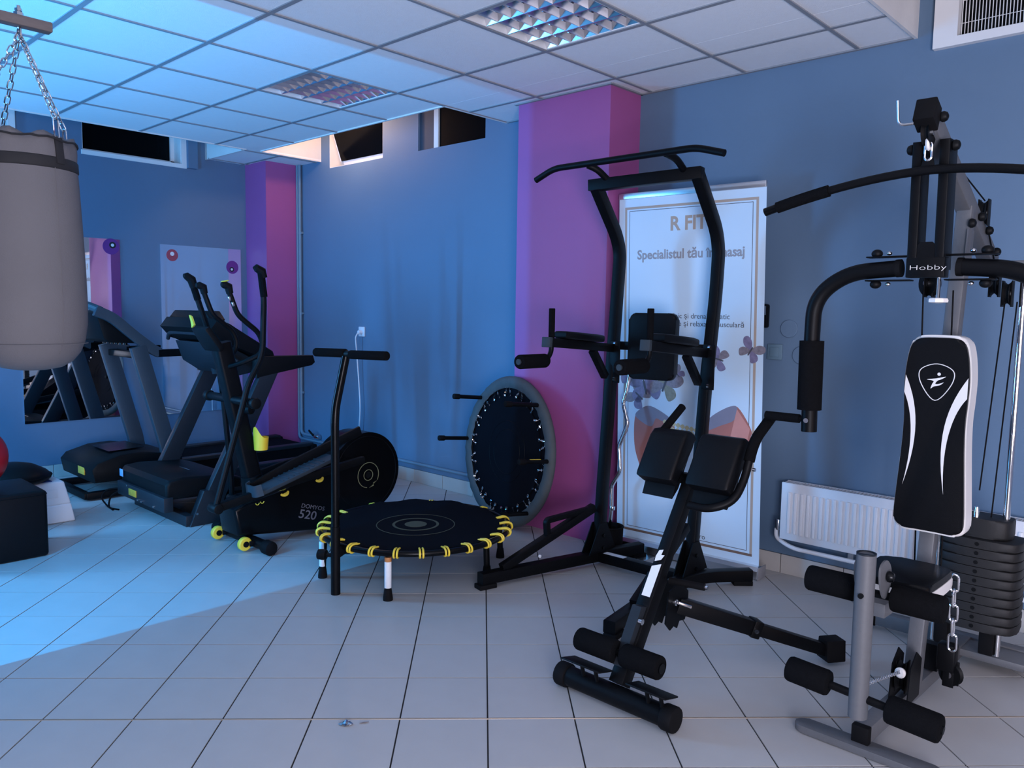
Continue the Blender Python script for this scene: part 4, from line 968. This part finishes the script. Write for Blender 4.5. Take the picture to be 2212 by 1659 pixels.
# serrated hinge plate and rear leg
hp = [(2.50, .24), (2.535, .205), (2.56, .215), (2.585, .20), (2.60, .225), (2.64, .22), (2.66, .26), (2.66, .33), (2.60, .38), (2.52, .36)]
for s in (-.036, .031): MB().prism(hp, (HX+s, 0, 0), Y_, Z_, .005, bev=0).build('hinge_plate', B_, t)
MB().cyl((HX+.034, 2.555, .312), (HX+.05, 2.555, .312), .013, n=14, bev=.003).build('bolt', 'chrome', t)
MB().tube([(HX+.05, 2.565, .31), (HX+.085, 2.60, .293)], .006, 8).build('lock_lever', 'chrome', t)
l0, l1 = V(HX+.02, 2.60, .288), V(-1.155, 3.165, .045); dl = l1-l0
MB().beam(l0, l0+dl*.50, .052, .06).build('rear_leg', B_, t)
MB().beam(l0+dl*.46, l0+dl*.97, .042, .048).build('leg_extension', B_, t)
MB().cyl(l0+dl*.48+V(.02, -.02, 0), l0+dl*.48+V(.03, -.032, 0), .009, n=10).build('bolt', 'chrome', t)
MB().beam(l0+dl*.455, l0+dl*.51, .062, .07, bev=.005).build('leg_collar', B_, t)
MB().prism([(-.038, 0), (.038, 0), (.032, .085), (-.032, .085)], V(-1.155, 3.165, 0) - dl.normalized()*.055*V(1, 1, 0).length/1.5, V(dl.y, -dl.x, 0).normalized(), Z_, -.085, bev=.006).build('rubber_foot', 'black_rubber', t)
# ankle rollers and bracket
MB().prism([(2.245, .15), (2.29, .15), (2.40, .33), (2.36, .34)], (HX-.02, 0, 0), Y_, Z_, .04).build('roller_bracket', 'dark_grey_paint', t)
MB().cyl((HX+.022, 2.345, .292), (HX+.036, 2.345, .292), .011, n=12).build('bolt', 'chrome', t)
MB().cyl((-1.755, 2.262, .19), (-1.405, 2.262, .19), .012, n=12).build('roller_axle', B_, t)
for a, b in ((-1.757, -1.585), (-1.555, -1.40)): MB().cyl((a, 2.262, .19), (b, 2.262, .19), .042, n=22, bev=.008).build('foam_roller', 'black_foam', t)
MB().cyl((-1.402, 2.262, .19), (-1.395, 2.262, .19), .018, n=14).build('roller_cap', 'black_gloss', t)
# foot plates
for a, b in ((-1.76, -1.585), (-1.475, -1.315)):
    p_ = MB().box(((a+b)/2, 2.20, .136), (b-a, .085, .007), rot=Matrix.Rotation(-.24, 3, 'X'), bev=.003).build('foot_plate', 'black_plastic', t)
    for f in (.35, .7): MB().cyl((a+(b-a)*f, 2.225, .06), (a+(b-a)*f, 2.205, .134), .0075, n=8).build('plate_stud', B_, p_)
# thigh pads
for x0, x1, y0, y1 in ((-1.755, -1.59, 0, 0), (-1.535, -1.355, 0, 0)):
    w = x1-x0; tv = V(0, .52, .854).normalized(); o = V((x0+x1)/2, 2.645, .735)
    n2 = X_.cross(tv)      # faces forward (-y, up)
    prof = [(0, 0), (.0, .06), (.02, .064), (.18, .062), (.212, .05), (.227, .025), (.229, -.01), (.215, -.035), (.19, -.02), (.18, 0)]
    mb = MB(); mb.prism([(a, b) for a, b in prof], o - X_*w/2, tv, (tv.cross(X_)) , 0.0001)
    mb.bm.free(); mb.bm = bmesh.new()
    fn = V(0, -.854, .52).normalized()
    mb.prism(prof, o - X_*w/2, tv, fn, w if tv.cross(fn).dot(X_) > 0 else -w, bev=.014, seg=3)
    mb.build('thigh_pad', 'black_leather', t, smooth=50)
    MB().prism([(-.05, -.012), (.0, -.03), (.18, -.03), (.2, -.004), (0, -.004)], o - X_*w*.42, tv, fn, (w*.84) if tv.cross(fn).dot(X_) > 0 else -(w*.84)).build('pad_board', 'black_plastic', t)
MB().beam((-1.74, 2.705, .76), (-1.40, 2.705, .76), .04, .04).build('pad_crossbar', B_, t)
# handles
MB().tube(rounded_path([(-1.72, 2.715, .78), (-1.74, 2.735, .87), (-1.722, 2.735, .93)], .03), .012, 10).build('handle', B_, t)
MB().tube([(-1.722, 2.728, .925), (-1.72, 2.875, 1.017)], .0165, 12).build('hand_grip', 'black_foam', t)
MB().tube(rounded_path([(-1.50, 2.58, .690), (-1.42, 2.58, .688), (-1.345, 2.63, .72), (-1.335, 2.69, .80), (-1.33, 2.715, .885), (-1.33, 2.756, .945), (-1.33, 2.80, .97)], .06), .0155, 12).build('handle', B_, t)
MB().tube(rounded_path([(-1.33, 2.708, .865), (-1.33, 2.725, .905), (-1.33, 2.76, .948), (-1.33, 2.885, 1.018)], .03), .0205, 12).build('hand_grip', 'black_foam', t)
MB().cyl((-1.315, 2.71, .835), (-1.305, 2.71, .835), .007, n=10).build('bolt', 'chrome', t)

# ================================================================== radiator
t = thing('radiator', 'white ribbed panel radiator low on the wall behind the home gym', 'radiator', (-1.0, 4.0, .22))
RX0, RX1, RZ0, RZ1 = -1.765, .15, .222, .528
MB().box(((RX0+RX1)/2, 3.986, (RZ0+RZ1)/2), (RX1-RX0, .012, RZ1-RZ0), bev=.004).build('front_panel', 'radiator_white', t)
MB().box(((RX0+RX1)/2, 4.052, (RZ0+RZ1)/2), (RX1-RX0, .012, RZ1-RZ0), bev=.004).build('rear_panel', 'radiator_white', t)
for x in (RX0+.004, RX1-.004): MB().box((x, 4.02, (RZ0+RZ1)/2), (.006, .07, RZ1-RZ0-.01), bev=.001).build('side_cover', 'radiator_white', t)
n = int((RX1-RX0-.06)/.0335)
for k in range(n):
    MB().box((RX0+.048+.0335*k, 3.977, (RZ0+RZ1)/2-.004), (.018, .014, RZ1-RZ0-.085), bev=.004).build('rib', 'radiator_white', t)
gb = MB()
for k in range(110):
    x = RX0+.015+.0172*k
    if x < RX1-.01: gb.box((x, 4.02, RZ1-.004), (.004, .056, .008))
gb.build('top_grille', 'radiator_white', t, kind='stuff')
slab(MB(), RX0+.005, RX1-.005, 3.994, 4.046, RZ1-.03, RZ1-.026).build('dark_core', 'black_plastic', t)
MB().tube(rounded_path([(RX0-.02, 4.03, .285), (RX0-.035, 4.02, .262), (RX0-.03, 4.01, .215), (RX0+.06, 4.0, .178), (-.2, 4.01, .175), (.5, 4.01, .175)], .05), .0115, 10).build('supply_pipe', 'radiator_white', t)
MB().cyl((RX0-.028, 4.025, .255), (RX0-.028, 4.025, .315), .017, n=14, bev=.004).build('valve', 'steel', t)
MB().cyl((RX0-.03, 4.02, .27), (RX0+.01, 4.02, .27), .009, n=10).build('valve_stem', 'steel', t)
for x in (-1.42, -.55): MB().box((x, 4.08, .25), (.03, .04, .16), bev=.003).build('wall_bracket', 'steel', t)

# ================================================================== home gym
t = thing('home_gym', 'grey and black home multi-gym with padded backrest and weight stack', 'home gym', (-.79, 3.1, 0))
GX = -.795; G_ = 'grey_paint'
MB().prism(round_rect(.23, .034, .0335, 6), (-.818, 2.568, .004), X_, Y_, .024, bev=.004).build('front_foot', G_, t)
MB().beam((-.835, 2.575, .055), (-.795, 3.64, .055), .052, .055).build('floor_beam', G_, t)
MB().beam((-.8355, 2.562, .055), (-.835, 2.59, .055), .055, .058).build('beam_cap', 'black_rubber', t)
MB().beam((-1.17, 3.668, .052), (.10, 3.655, .052), .05, .06).build('rear_foot', G_, t)
MB().beam((-1.19, 3.668, .05), (-1.15, 3.668, .05), .056, .066).build('foot_cap', 'black_rubber', t)
for x in (-.77, -.715): MB().sphere((x, 3.628, .058), .017, sy=.8, n=14).build('cap_nut', 'black_plastic', t)
pb0, pt0 = V(-.80, 2.965, .08), V(-.79, 3.215, 1.80)
MB().sqtube([pb0, pt0], .052, .056).build('main_post', G_, t)
MB().sqtube([(GX, 2.715, 2.035), (GX, 3.64, 1.625)], .052, .07).build('top_boom', G_, t)
MB().prism([(2.675, 2.015), (2.705, 2.082), (2.76, 2.057), (2.73, 1.985)], (GX-.031, 0, 0), Y_, Z_, .062, bev=.004).build('boom_cap', 'black_rubber', t)
MB().tube(rounded_path([(GX-.02, 2.66, 2.0), (GX-.065, 2.66, 2.0), (GX-.068, 2.65, 2.075)], .02), .004, 8).build('wire_hook', 'steel', t)
MB().prism([(3.14, 1.58), (3.22, 1.58), (3.24, 1.72), (3.16, 1.72)], (GX+.026, 0, 0), Y_, Z_, .004).build('joint_plate', G_, t)
def nut(x, y, z, r=.0165, ax=X_): MB().lathe([(r*.75, 0), (r, .005), (r, .012), (r*.75, .02), (r*.3, .0235), (0, .024)], (x, y, z), ax, 14).build('cap_nut', 'black_plastic', t)
for y, z in ((2.755, 2.03), (3.42, 1.735), (3.30, 1.775), (3.56, 1.665), (3.17, 1.74), (3.10, 1.585)): nut(GX+.028, y, z)
# cable pulleys on the boom
def pulley(x, y, z, r, ax=X_, br=True, ang=0):
    p = MB().lathe([(r*.35, -.011), (r, -.011), (r*.82, -.003), (r*.82, .003), (r, .011), (r*.35, .011)], (x, y, z), ax, 22).build('pulley', 'black_plastic', t)
    MB().lathe([(r*.3, -.017), (r*.3, .017)], (x, y, z), ax, 12).build('axle', 'steel', p)
    if br:
        a = V(ax).normalized()
        for s in (-1, 1): MB().beam(V(x, y, z) + a*.016*s - Z_*r*1.1, V(x, y, z) + a*.016*s + Z_*r*1.1, .004 if abs(a.x) > .5 else r*.9, r*.9 if abs(a.x) > .5 else .004, up=(0, 1, 0), bev=.001).build('pulley_bracket', 'black_metal', p)
    return p
pulley(GX+.02, 3.40, 1.80, .045); pulley(GX, 2.74, 1.985, .042, br=False); pulley(GX+.03, 3.60, 1.545, .05); pulley(-.84, 3.02, 1.525, .045, V(.6, .8, 0)); pulley(GX-.01, 2.865, .165, .05); pulley(-.70, 3.06, .14, .04, V(.3, .95, 0)); pulley(-.695, 3.48, 1.50, .045)
# cables
def cable(pts): MB().tube(pts, .0028, 6).build('cable', 'black_rubber', t)
cable([(-.86, 3.02, 1.50), (-.845, 3.06, .60), (-.83, 3.05, .17)]); cable([(-.70, 3.47, 1.47), (-.735, 3.45, .74)]); cable([(-.66, 3.47, 1.47), (-.70, 3.50, .60)])
cable([(GX, 2.755, 2.025), (GX+.02, 3.10, 1.90), (GX+.02, 3.40, 1.845)]); cable([(GX+.03, 3.42, 1.75), (GX+.03, 3.60, 1.60)]); cable([(-.765, 3.02, 1.5), (-.755, 3.06, .5)])
# snap hook and pulldown bar
MB().link((GX+.005, 2.735, 1.955), Z_, Y_, .045, .028, .0065).build('eye', 'vinyl_white', t)
MB().link((GX+.005, 2.735, 1.925), Z_, X_, .055, .02, .0036).build('snap_hook', 'chrome', t)
bar = []
for k in range(25):
    u = -1+2*k/24; bar.append((GX + .012 + .535*u, 2.742 - .02*abs(u), 1.868 - .095*abs(u)**1.7))
lb = MB().tube(bar, .0142, 12).build('pulldown_bar', 'black_metal', t)
MB().cyl((GX-.015, 2.742, 1.868), (GX+.04, 2.742, 1.868), .0145, n=12).build('bar_hub', 'black_metal', lb)
MB().prism([(-.02, 0), (.02, 0), (.014, .032), (-.014, .032)], (GX+.005, 2.742, 1.876), X_, Z_, .006, bev=.001).build('bar_lug', 'black_metal', lb)
for a, b in ((1, 5), (19, 23)): MB().tube(bar[a:b+1], .0205, 12).build('hand_grip', 'black_foam', lb)
for e, f in ((0, 1), (24, 23)): MB().tube([bar[e], bar[f]], .0150, 12).build('end_sleeve', 'steel' if False else 'black_gloss', lb)
# press-arm frame
pf = thing_frame = None
for x in (-.832, -.752): MB().sqtube([(x, 2.81, 1.965), (x, 2.82, 1.56)], .030, .09).build('arm_frame_rail', 'black_metal', t)
MB().box((-.79, 2.80, 1.566), (.115, .055, .064), bev=.003).build('arm_frame_yoke', 'black_metal', t)
MB().prism([(-.026, 0), (.026, 0), (.026, .04), (.018, .05), (-.018, .05), (-.026, .04)], (-.79, 2.778, 1.597), X_, Z_, .005).build('pin_tab', 'black_metal', t)
MB().cyl((-.79, 2.7775, 1.628), (-.79, 2.7768, 1.628), .0075, n=14).build('pin_hole', 'steel', t)
text(t, 'Hobby', (-.838, 2.7715, 1.558), X_, Z_, .0225, 'vinyl_white', 1.85, name='lettering', off=-.0005)
for x, s in ((-.847, -1), (-.737, 1)): nut(x, 2.79, 1.945, .017, X_*s)
MB().cyl((-.76, 2.83, 1.535), (-.76, 2.83, 1.468), .006, n=10).build('pin_rod', 'chrome', t)
MB().lathe([(.006, 0), (.03, .003), (.031, .010), (.028, .016), (.01, .018)], (-.76, 2.83, 1.452), Z_, 8).build('star_knob', 'vinyl_white', t)
# press arms
for s in (-1, 1):
    cx = -.79
    P = lambda x, z, dy=0: (cx + s*x, 2.82+dy, z)
    arm = MB().tube(rounded_path([P(.085, 1.568), P(.26, 1.556), P(.372, 1.47), P(.375, 1.30), P(.368, .985)], .13, 10), .0275, 16).build('press_arm', 'black_metal', t)
    MB().tube([P(.374, 1.315), P(.371, 1.065)], .0425, 18).build('foam_sleeve', 'black_foam', arm)
    MB().tube([P(.083, 1.568), P(.10, 1.567)], .0295, 16).build('end_plug', 'black_rubber', arm)
    MB().tube([P(.37, 1.03), P(.415, 1.028)], .010, 10).build('side_handle', 'black_metal', arm)
    MB().tube([P(.405, 1.028), P(.535, 1.028)], .0165, 14).build('hand_grip', 'black_foam', arm)
    MB().cyl((cx + s*.368, 2.792, 1.028), (cx + s*.368, 2.786, 1.028), .009, n=10).build('bolt', 'steel', arm)
    for z in (1.606, 1.527):
        MB().beam(P(.05, z), P(.195, z), .045, .005).build('pivot_plate', 'black_metal', t)
        for xx, r, mt in ((.165, .0185, 'black_plastic'), (.125, .009, 'steel')):
            MB().sphere((cx + s*xx, 2.82, z + (.012 if z > 1.56 else -.012)), r, sz=.8, n=14).build('cap_nut' if r > .01 else 'bolt', mt, t)
# backrest
half = [(.030, .655), (.085, .655), (.112, .672), (.1165, .71), (.112, .80), (.103, .95), (.1005, 1.05), (.104, 1.12), (.1055, 1.20), (.098, 1.28), (.085, 1.325), (.06, 1.343), (.0, 1.346)]
sm = []
op = [(x, z) for x, z in half] + [(-x, z) for x, z in half[::-1][1:]]
op = spline(op, 4)
by = 2.972; cxp = -.785
br = MB().prism([(x, z) for x, z in op], (cxp, by+.082, 0), X_, Z_, .076, bev=.012, seg=3).build('backrest_shell', 'vinyl_white', t, smooth=50)
inn = [(x*.955, 1.0 + (z-1.0)*.975) for x, z in op]
bk = MB().prism(inn, (cxp, by+.010, 0), X_, Z_, .018, bev=.010, seg=3).build('backrest_cover', 'black_leather', t, smooth=50)
fy = by - .0085
def dec(pts, nm='white_print', mat='vinyl_white', lv=0): return MB().prism(pts, (cxp, fy - .0003*lv, 0), X_, Z_, .0006).build(nm, mat, bk, smooth=0)
def stripe(outer, inner): 
    dec(outer + inner[::-1], 'white_stripe')
def bez(p, n=14):
    p = [V(*q, 0) for q in p]; o = []
    for k in range(n+1):
        q = k/n; o.append(tuple((p[0]*(1-q)**3 + p[1]*3*q*(1-q)**2 + p[2]*3*q*q*(1-q) + p[3]*q**3)[:2]))
    return o
stripe(bez([(-.098, 1.205), (-.050, 1.10), (-.040, .99), (-.088, .815)]), bez([(-.100, 1.145), (-.066, 1.07), (-.060, .96), (-.088, .815)]))
stripe(bez([(.098, 1.205), (.035, 1.10), (.010, .99), (.045, .80)]), bez([(.098, 1.135), (.055, 1.08), (.028, .96), (.045, .80)]))
sh_ = spline([(-.052, 1.225), (0, 1.248), (.052, 1.225), (.046, 1.175), (.0, 1.122), (-.046, 1.175)], 6)
mb = MB().tube([(cxp + x, fy-.0004, z) for x, z in sh_], .0016, 6, closed=True); mb.build('shield_outline', 'vinyl_white', bk)
dec(spline([(-.030, 1.193), (.0, 1.198), (.030, 1.206), (.016, 1.196), (.004, 1.190), (-.002, 1.179), (.010, 1.180), (.024, 1.186), (.012, 1.175), (-.006, 1.170), (-.016, 1.162), (-.012, 1.178), (-.008, 1.189)], 3), 'figure_logo', lv=1)
dec([(.008 + .0055*math.cos(2*PI*k/14), 1.213 + .0055*math.sin(2*PI*k/14)) for k in range(14)], 'figure_logo', lv=1)
MB().box((GX, 3.055, 1.12), (.06, .055, .08), bev=.003).build('backrest_bracket', G_, t); MB().box((GX, 3.022, .80), (.06, .03, .06), bev=.003).build('backrest_bracket', G_, t)
# seat
sp = spline([(-.112, -.085), (-.10, -.135), (0, -.145), (.10, -.135), (.112, -.085), (.115, .08), (.10, .135), (0, .142), (-.10, .135), (-.115, .08)], 4)
MB().prism(sp, (-.785, 2.755, .512), X_, Y_, .036, bev=.008).build('seat_base', 'vinyl_white', t, smooth=50)
MB().prism([(x*.98, y*.98) for x, y in sp], (-.785, 2.755, .542), X_, Y_, .030, bev=.012, seg=3).build('seat_cover', 'black_leather', t, smooth=50)
MB().beam((-.80, 2.54, .49), (-.79, 2.99, .485), .05, .045).build('seat_beam', G_, t)
# leg developer
MB().tube([(-.795, 2.405, .70), (-.797, 2.415, .19)], .0285, 18, cap=True).build('leg_lever', G_, t)
MB().lathe([(.0285, 0), (.0285, .004), (.023, .004), (.023, -.02)], (-.795, 2.405, .70), Z_, 18).build('lever_mouth', 'dark_grey_paint', t)
for s in (-1, 1): 
    MB().prism(spline([(2.42, .66), (2.47, .675), (2.515, .64), (2.515, .585), (2.47, .555), (2.43, .60)], 4), (GX + s*.036 - .003, 0, 0), Y_, Z_, .006).build('hinge_ear', G_, t)
MB().lathe([(.012, 0), (.017, .004), (.017, .012), (.012, .02), (0, .023)], (GX+.04, 2.475, .625), X_, 16).build('cap_nut', 'black_gloss', t)
MB().cyl((GX, 2.38, .578), (GX, 2.372, .578), .008, n=12).build('lever_hole', 'black_plastic', t)
MB().cyl((-1.0, 2.50, .555), (-.60, 2.50, .555), .0125, n=12).build('roller_axle', 'black_metal', t)
MB().cyl((-1.015, 2.415, .27), (-.56, 2.415, .235), .0125, n=12).build('roller_axle', 'black_metal', t)
for a, b, y, z0, z1, r in ((-1.005, -.845, 2.50, .555, .555, .041), (-.745, -.595, 2.50, .555, .555, .041), (-1.02, -.885, 2.415, .270, .262, .040), (-.715, -.565, 2.415, .246, .236, .042)):
    MB().cyl((a, y, z0), (b, y, z1), r, n=22, bev=.010).build('foam_roller', 'black_foam', t)
# low pulley cover and short chain
for s in (-.03, .028): MB().prism([(2.79, .09), (2.92, .09), (2.93, .22), (2.87, .26), (2.81, .22)], (GX+s, 0, 0), Y_, Z_, .004).build('pulley_guard', 'black_metal', t)
chain(t, 'low_chain', (-.79, 2.43, .285), (-.795, 2.83, .195), .018, .011, .0016, 'chrome')
MB().lathe([(.008, 0), (.016, .004), (.018, .016), (.012, .022)], (-.795, 2.82, .195), V(0, -1, .15), 16).build('cable_stop', 'vinyl_white', t)
chain(t, 'hanging_chain', (-.70, 3.02, .51), (-.695, 3.03, .24), .062, .026, .0042, 'chrome')
pb2 = MB().box((-.715, 3.06, .20), (.06, .05, .10), bev=.008).build('lower_block', 'black_metal', t)
MB().prism([(3.16, .09), (3.30, .09), (3.30, .11), (3.20, .19), (3.16, .19)], (-.82, 0, 0), Y_, Z_, .05).build('cable_guide', 'black_metal', t)
# weight stack
SX, SY = -.722, 3.50
def plate_pts(w, d): return spline([(-w*.98, -d*.55), (-w*.7, -d*.95), (0, -d*1.05), (w*.7, -d*.95), (w*.98, -d*.55), (w, d*.6), (w*.8, d), (-w*.8, d), (-w, d*.6)], 3)
zp = .195
for k in range(10):
    w_ = .138
    p_ = MB().prism(plate_pts(w_, .088), (SX, SY, zp), X_, Y_, .0335, bev=.006).build('weight_plate', 'iron', t, smooth=40)
    MB().cyl((SX+.0, SY-.0935, zp+.017), (SX, SY-.0925, zp+.017), .008, n=10).build('pin_slot', 'black_plastic', p_)
    zp += .0362
MB().prism(plate_pts(.098, .065), (SX, SY, zp), X_, Y_, .075, bev=.012, seg=3).build('top_plate', 'iron', t, smooth=40)
for x in (SX-.153, SX+.075): MB().cyl((x, SY, .085), (x, SY-.005, 1.62), .0125, n=16).build('guide_rod', 'chrome', t)
MB().cyl((SX-.02, SY-.04, zp+.07), (SX-.02, SY-.04, zp+.115), .013, .008, n=14).build('cable_end', 'chrome', t)
for x in (SX-.12, SX+.04): MB().box((x, SY, .14), (.05, .06, .11), bev=.006).build('rubber_stop', 'black_rubber', t)
MB().box((SX, 3.58, .06), (.34, .16, .03), bev=.004).build('stack_base', G_, t)
MB().beam((SX-.1, SY, 1.61), (SX+.1, SY, 1.61), .05, .03).build('rod_bridge', G_, t)

# ================================================================== litter
t = thing('crumpled_wrapper', 'small crumpled foil wrapper on the floor tiles near the bottom', 'litter', (-2.145, 1.49, 0))
mb = MB(); random.seed(3); n = 7; vs = []
for i in range(n):
    for j in range(5):
        vs.append(V(-2.145, 1.49, 0) + fu*(.052*(i/(n-1)-.5)*(1-.25*abs(j-2)/2)) + fv*(.034*(j/4-.5)*(1-.5*abs(i-3)/3)) + Z_*(.0015 + random.random()*.011*(1-abs(i-3)/4)))
fs = [(i*5+j, i*5+j+1, (i+1)*5+j+1, (i+1)*5+j) for i in range(n-1) for j in range(4)]
mb._add(vs, fs); mb.build('foil', 'steel', t, smooth=15)
MB().prism([(0, 0), (.02, .004), (.03, .010), (.012, .008)], V(-2.115, 1.525, .001), fu, fv, .002).build('torn_strip', 'wood_brown', t)
